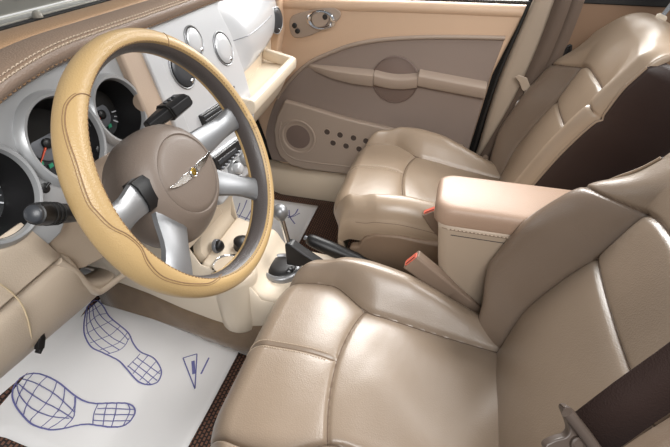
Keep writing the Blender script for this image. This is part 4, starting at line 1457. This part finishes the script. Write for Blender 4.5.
MB().lathe(T(484, 160, 'x', 0.64), (-1, 0, 0), [(0.006, 0), (0.005, 0.005)], 12).build('bolt', 'chrome', anb)


def TD(px, py, dep):
    return CP + ray(px, py) * dep


db = thing('seat_belt', 'shade-darkened seat belt crossing in front of the driver seat backrest', 'seat belt', TD(600, 430, 0.42))
pa, pb_ = TD(596, 431, 0.40), TD(740, 328, 0.36)
e0, e1_ = TD(577, 410, 0.40), TD(618, 452, 0.40)
hv = (e1_ - e0).normalized() * 0.0235
dirb = (pb_ - pa).normalized()
hv = (hv - dirb * hv.dot(dirb)).normalized() * 0.0245
ribbon([pa - dirb * 0.01, lerp(pa, pb_, 0.3) + CU * 0.001, lerp(pa, pb_, 0.6), pb_, pb_ + dirb * 0.3], [hv] * 5).build('webbing', 'belt_shaded', db, solid=0.0014)
pc = pa + V((0.01, 0.03, -0.02))
# latch tongue: rounded plastic loop around the webbing with a steel blade below
lp_ = [(563, 409), (569, 407), (577, 413), (589, 430), (603, 450), (611, 466), (560, 470), (552, 458), (545, 447), (556, 440), (566, 437), (570, 430), (566, 418)]
MB().prism(spl([TD(x, y, 0.405) for x, y in lp_], 3, True), CD * 0.010).build('latch_tongue', 'tongue', db, bevel=0.003, seg=3)
MB().tube(spl([TD(x, y, 0.40) for x, y in ((567, 412), (577, 424), (590, 441), (604, 462))], 5), [0.0055] * 16, 12).build('tongue_loop', 'tongue', db)
MB().lathe(TD(578, 444, 0.404), -CD, [(0.0075, -0.002), (0.0070, 0.002), (0.0055, 0.003), (0.004, 0.001)], 20).build('tongue_boss', 'tongue', db)
MB().prism([TD(x, y, 0.408) for x, y in ((548, 455), (600, 470), (585, 520), (540, 500))], CD * 0.0025).build('steel_blade', 'chrome', db, bevel=0.001)

# ------------------------------------------------------------------ floor mats, paper sheets
def sheet(px_or_w, lift, th, name, m, label, cat, group=None, nx=20, ny=30, quad=None):
    (xa, xb), (ya, yb) = px_or_w
    rows = []
    for j in range(ny + 1):
        y = lerp(ya, yb, j / ny)
        l_, r_2 = xa(y), xb(y)
        rows.append([(lerp(l_, r_2, i / nx), y, floorz(y) + lift + 0.0008 * math.sin(7 * y + 5 * i / nx)) for i in range(nx + 1)])
    return tag(MB().grid(rows).build(name, m, solid=th), label, cat, group)


rm1 = sheet(((lambda y: -0.585 - 0.05 * sm((y - 1.05) / 0.12), lambda y: -0.172 + 0.03 * sm((y - 0.9) / 0.2)), (0.42, 1.40)), 0.006, 0.006, 'rubber_mat', 'rubber', 'brown ribbed rubber mat under the driver side paper sheet', 'floor mat')
rm2 = sheet(((lambda y: 0.085, lambda y: 0.655), (0.42, 1.36)), 0.006, 0.006, 'rubber_mat', 'rubber', 'brown ribbed rubber mat in the passenger footwell', 'floor mat')
pm1 = tag(MB().grid([[(lerp(-0.565 - 0.06 * sm((y - 1.05) / 0.12), -0.170 + itp(y, [(0.66, 0.0), (0.80, 0.03), (0.95, 0.07), (1.05, 0.095), (1.2, 0.11)]), i / 16), y, floorz(y) + 0.0125 + 0.0012 * math.sin(9 * y + i * 0.5)) for i in range(17)] for y in [lerp(0.669, 1.36, j / 40) for j in range(41)]]).build('paper_mat', 'paper', solid=0.001), 'white paper floor sheet with blue shoe prints below the steering wheel', 'paper sheet')
pm2 = tag(MB().grid([[(lerp(0.10, 0.600, i / 16), y, floorz(y) + 0.0125 + 0.0012 * math.sin(9 * y + i * 0.5)) for i in range(17)] for y in [lerp(0.662, 1.30, j / 40) for j in range(41)]]).build('paper_mat', 'paper', solid=0.001), 'white paper floor sheet on the passenger footwell mat beyond the gear shifter', 'paper sheet')

INK = 0.0150


def inkline(mb_, pts, r=0.0017):
    P = []
    for p in pts:
        P.append(TF(p[0], p[1], INK) if len(p) == 2 else V(p))
    rows = []
    for i, p in enumerate(P):
        t = (P[min(i + 1, len(P) - 1)] - P[max(i - 1, 0)])
        s = V((-t.y, t.x, 0)).normalized() * r
        rows.append([p - s, p + s])
    mb_.grid(rows)


def sp2(pts, n=6, closed=False):
    return [(v.x, v.y) for v in spl([V((a, b, 0)) for a, b in pts], n, closed)] + ([pts[0]] if closed else [])


# near print, photo outline (crop scale 4.467 from 0,360)
def c1(u, v):
    return (u / 4.467, 360 + v / 4.467)


def c2(u, v):
    return (70 + u / 3.727, 280 + v / 3.727)


fp = MB()
inkline(fp, sp2([c1(*p) for p in ((55, 150), (70, 105), (105, 72), (150, 60), (200, 70), (260, 100), (335, 160), (380, 185), (430, 195), (500, 193), (570, 195), (600, 215), (600, 245), (575, 280), (540, 297), (500, 300), (450, 295), (400, 288), (350, 292), (290, 305), (240, 313), (190, 305), (140, 285), (95, 240), (65, 195))], 5, True), 0.0019)
for L_ in (((100, 85), (150, 100), (200, 125), (260, 165), (335, 235)), ((80, 105), (130, 145), (190, 185), (250, 215), (325, 262)), ((75, 110), (90, 160), (140, 215), (220, 250), (310, 262)),
           ((150, 62), (120, 95), (85, 160), (72, 200)), ((215, 72), (175, 110), (125, 190), (105, 245)), ((255, 98), (230, 160), (180, 225), (140, 265), (135, 282)), ((290, 125), (280, 190), (240, 250), (180, 303)), ((335, 165), (330, 215), (290, 260), (215, 310)), ((338, 165), (335, 220), (325, 262), (285, 305)),
           ((440, 195), (420, 240), (415, 290)), ((480, 193), (468, 240), (460, 296)), ((522, 193), (515, 240), (498, 300)), ((570, 195), (580, 230), (550, 295)), ((435, 218), (500, 217), (600, 222)), ((425, 243), (500, 245), (598, 245)), ((418, 270), (480, 273), (580, 272))):
    inkline(fp, sp2([c1(*p) for p in L_], 5), 0.0012)
fp.build('shoe_print', 'ink', pm1)
fp = MB()
inkline(fp, sp2([c2(*p) for p in ((100, 77), (125, 100), (150, 140), (215, 195), (235, 235), (262, 268), (310, 290), (338, 330), (338, 360), (320, 385), (285, 390), (250, 375), (210, 330), (180, 300), (130, 275), (80, 250), (55, 205), (53, 160), (62, 110), (75, 88))], 5, True), 0.0019)
for L_ in (((97, 85), (70, 105)), ((115, 95), (65, 125)), ((135, 125), (100, 135), (58, 170)), ((160, 150), (110, 175), (62, 200)), ((190, 170), (150, 205), (75, 235)), ((215, 195), (180, 235), (110, 262)), ((222, 215), (195, 255), (140, 277)),
           ((90, 90), (120, 140), (185, 190), (218, 225)), ((85, 95), (95, 150), (150, 210), (205, 240)), ((75, 95), (75, 150), (110, 210), (185, 262)), ((65, 115), (65, 190), (100, 240), (150, 275)),
           ((262, 275), (215, 325)), ((290, 283), (235, 350)), ((320, 305), (260, 375)), ((338, 335), (285, 388)), ((250, 290), (335, 350)), ((232, 305), (325, 375)), ((215, 320), (300, 388))):
    inkline(fp, sp2([c2(*p) for p in L_], 5), 0.0012)
fp.build('shoe_print', 'ink', pm1)
fp = MB()
tri = [(183, 358), (197, 354), (195, 389)]
inkline(fp, [tri[0], tri[1]], 0.0016)
inkline(fp, [tri[1], tri[2]], 0.0016)
inkline(fp, [tri[2], tri[0]], 0.0016)
inkline(fp, [(193, 361), (194, 374)], 0.0045)
inkline(fp, [(209, 358), (201, 374)], 0.0022)
fp.build('printed_arrow', 'ink', pm1)
fp = MB()
# passenger sheet prints
for L_ in (((222, 203), (232, 212), (248, 219), (262, 223)), ((212, 208), (228, 222), (246, 231)), ((240, 203), (236, 214), (228, 224)), ((253, 206), (248, 216), (240, 228)), ((204, 214), (214, 226), (232, 238), (246, 240)), ((262, 210), (258, 222), (246, 232)), ((213, 222), (222, 232), (236, 240)), ((218, 206), (214, 216), (208, 224)), ((230, 204), (224, 216), (217, 226)), ((247, 200), (243, 210), (236, 222)), ((226, 238), (238, 238), (252, 234))):
    inkline(fp, sp2(list(L_), 5), 0.0020)
fp.build('shoe_print', 'ink', pm2)
fp = MB()
inkline(fp, sp2([(289, 210), (290, 217), (295, 224)], 3), 0.002)
inkline(fp, sp2([(284, 212), (291, 217), (300, 213)], 3), 0.002)
inkline(fp, sp2([(288, 218), (295, 214), (298, 209)], 3), 0.0025)
fp.build('printed_arrow', 'ink', pm2)
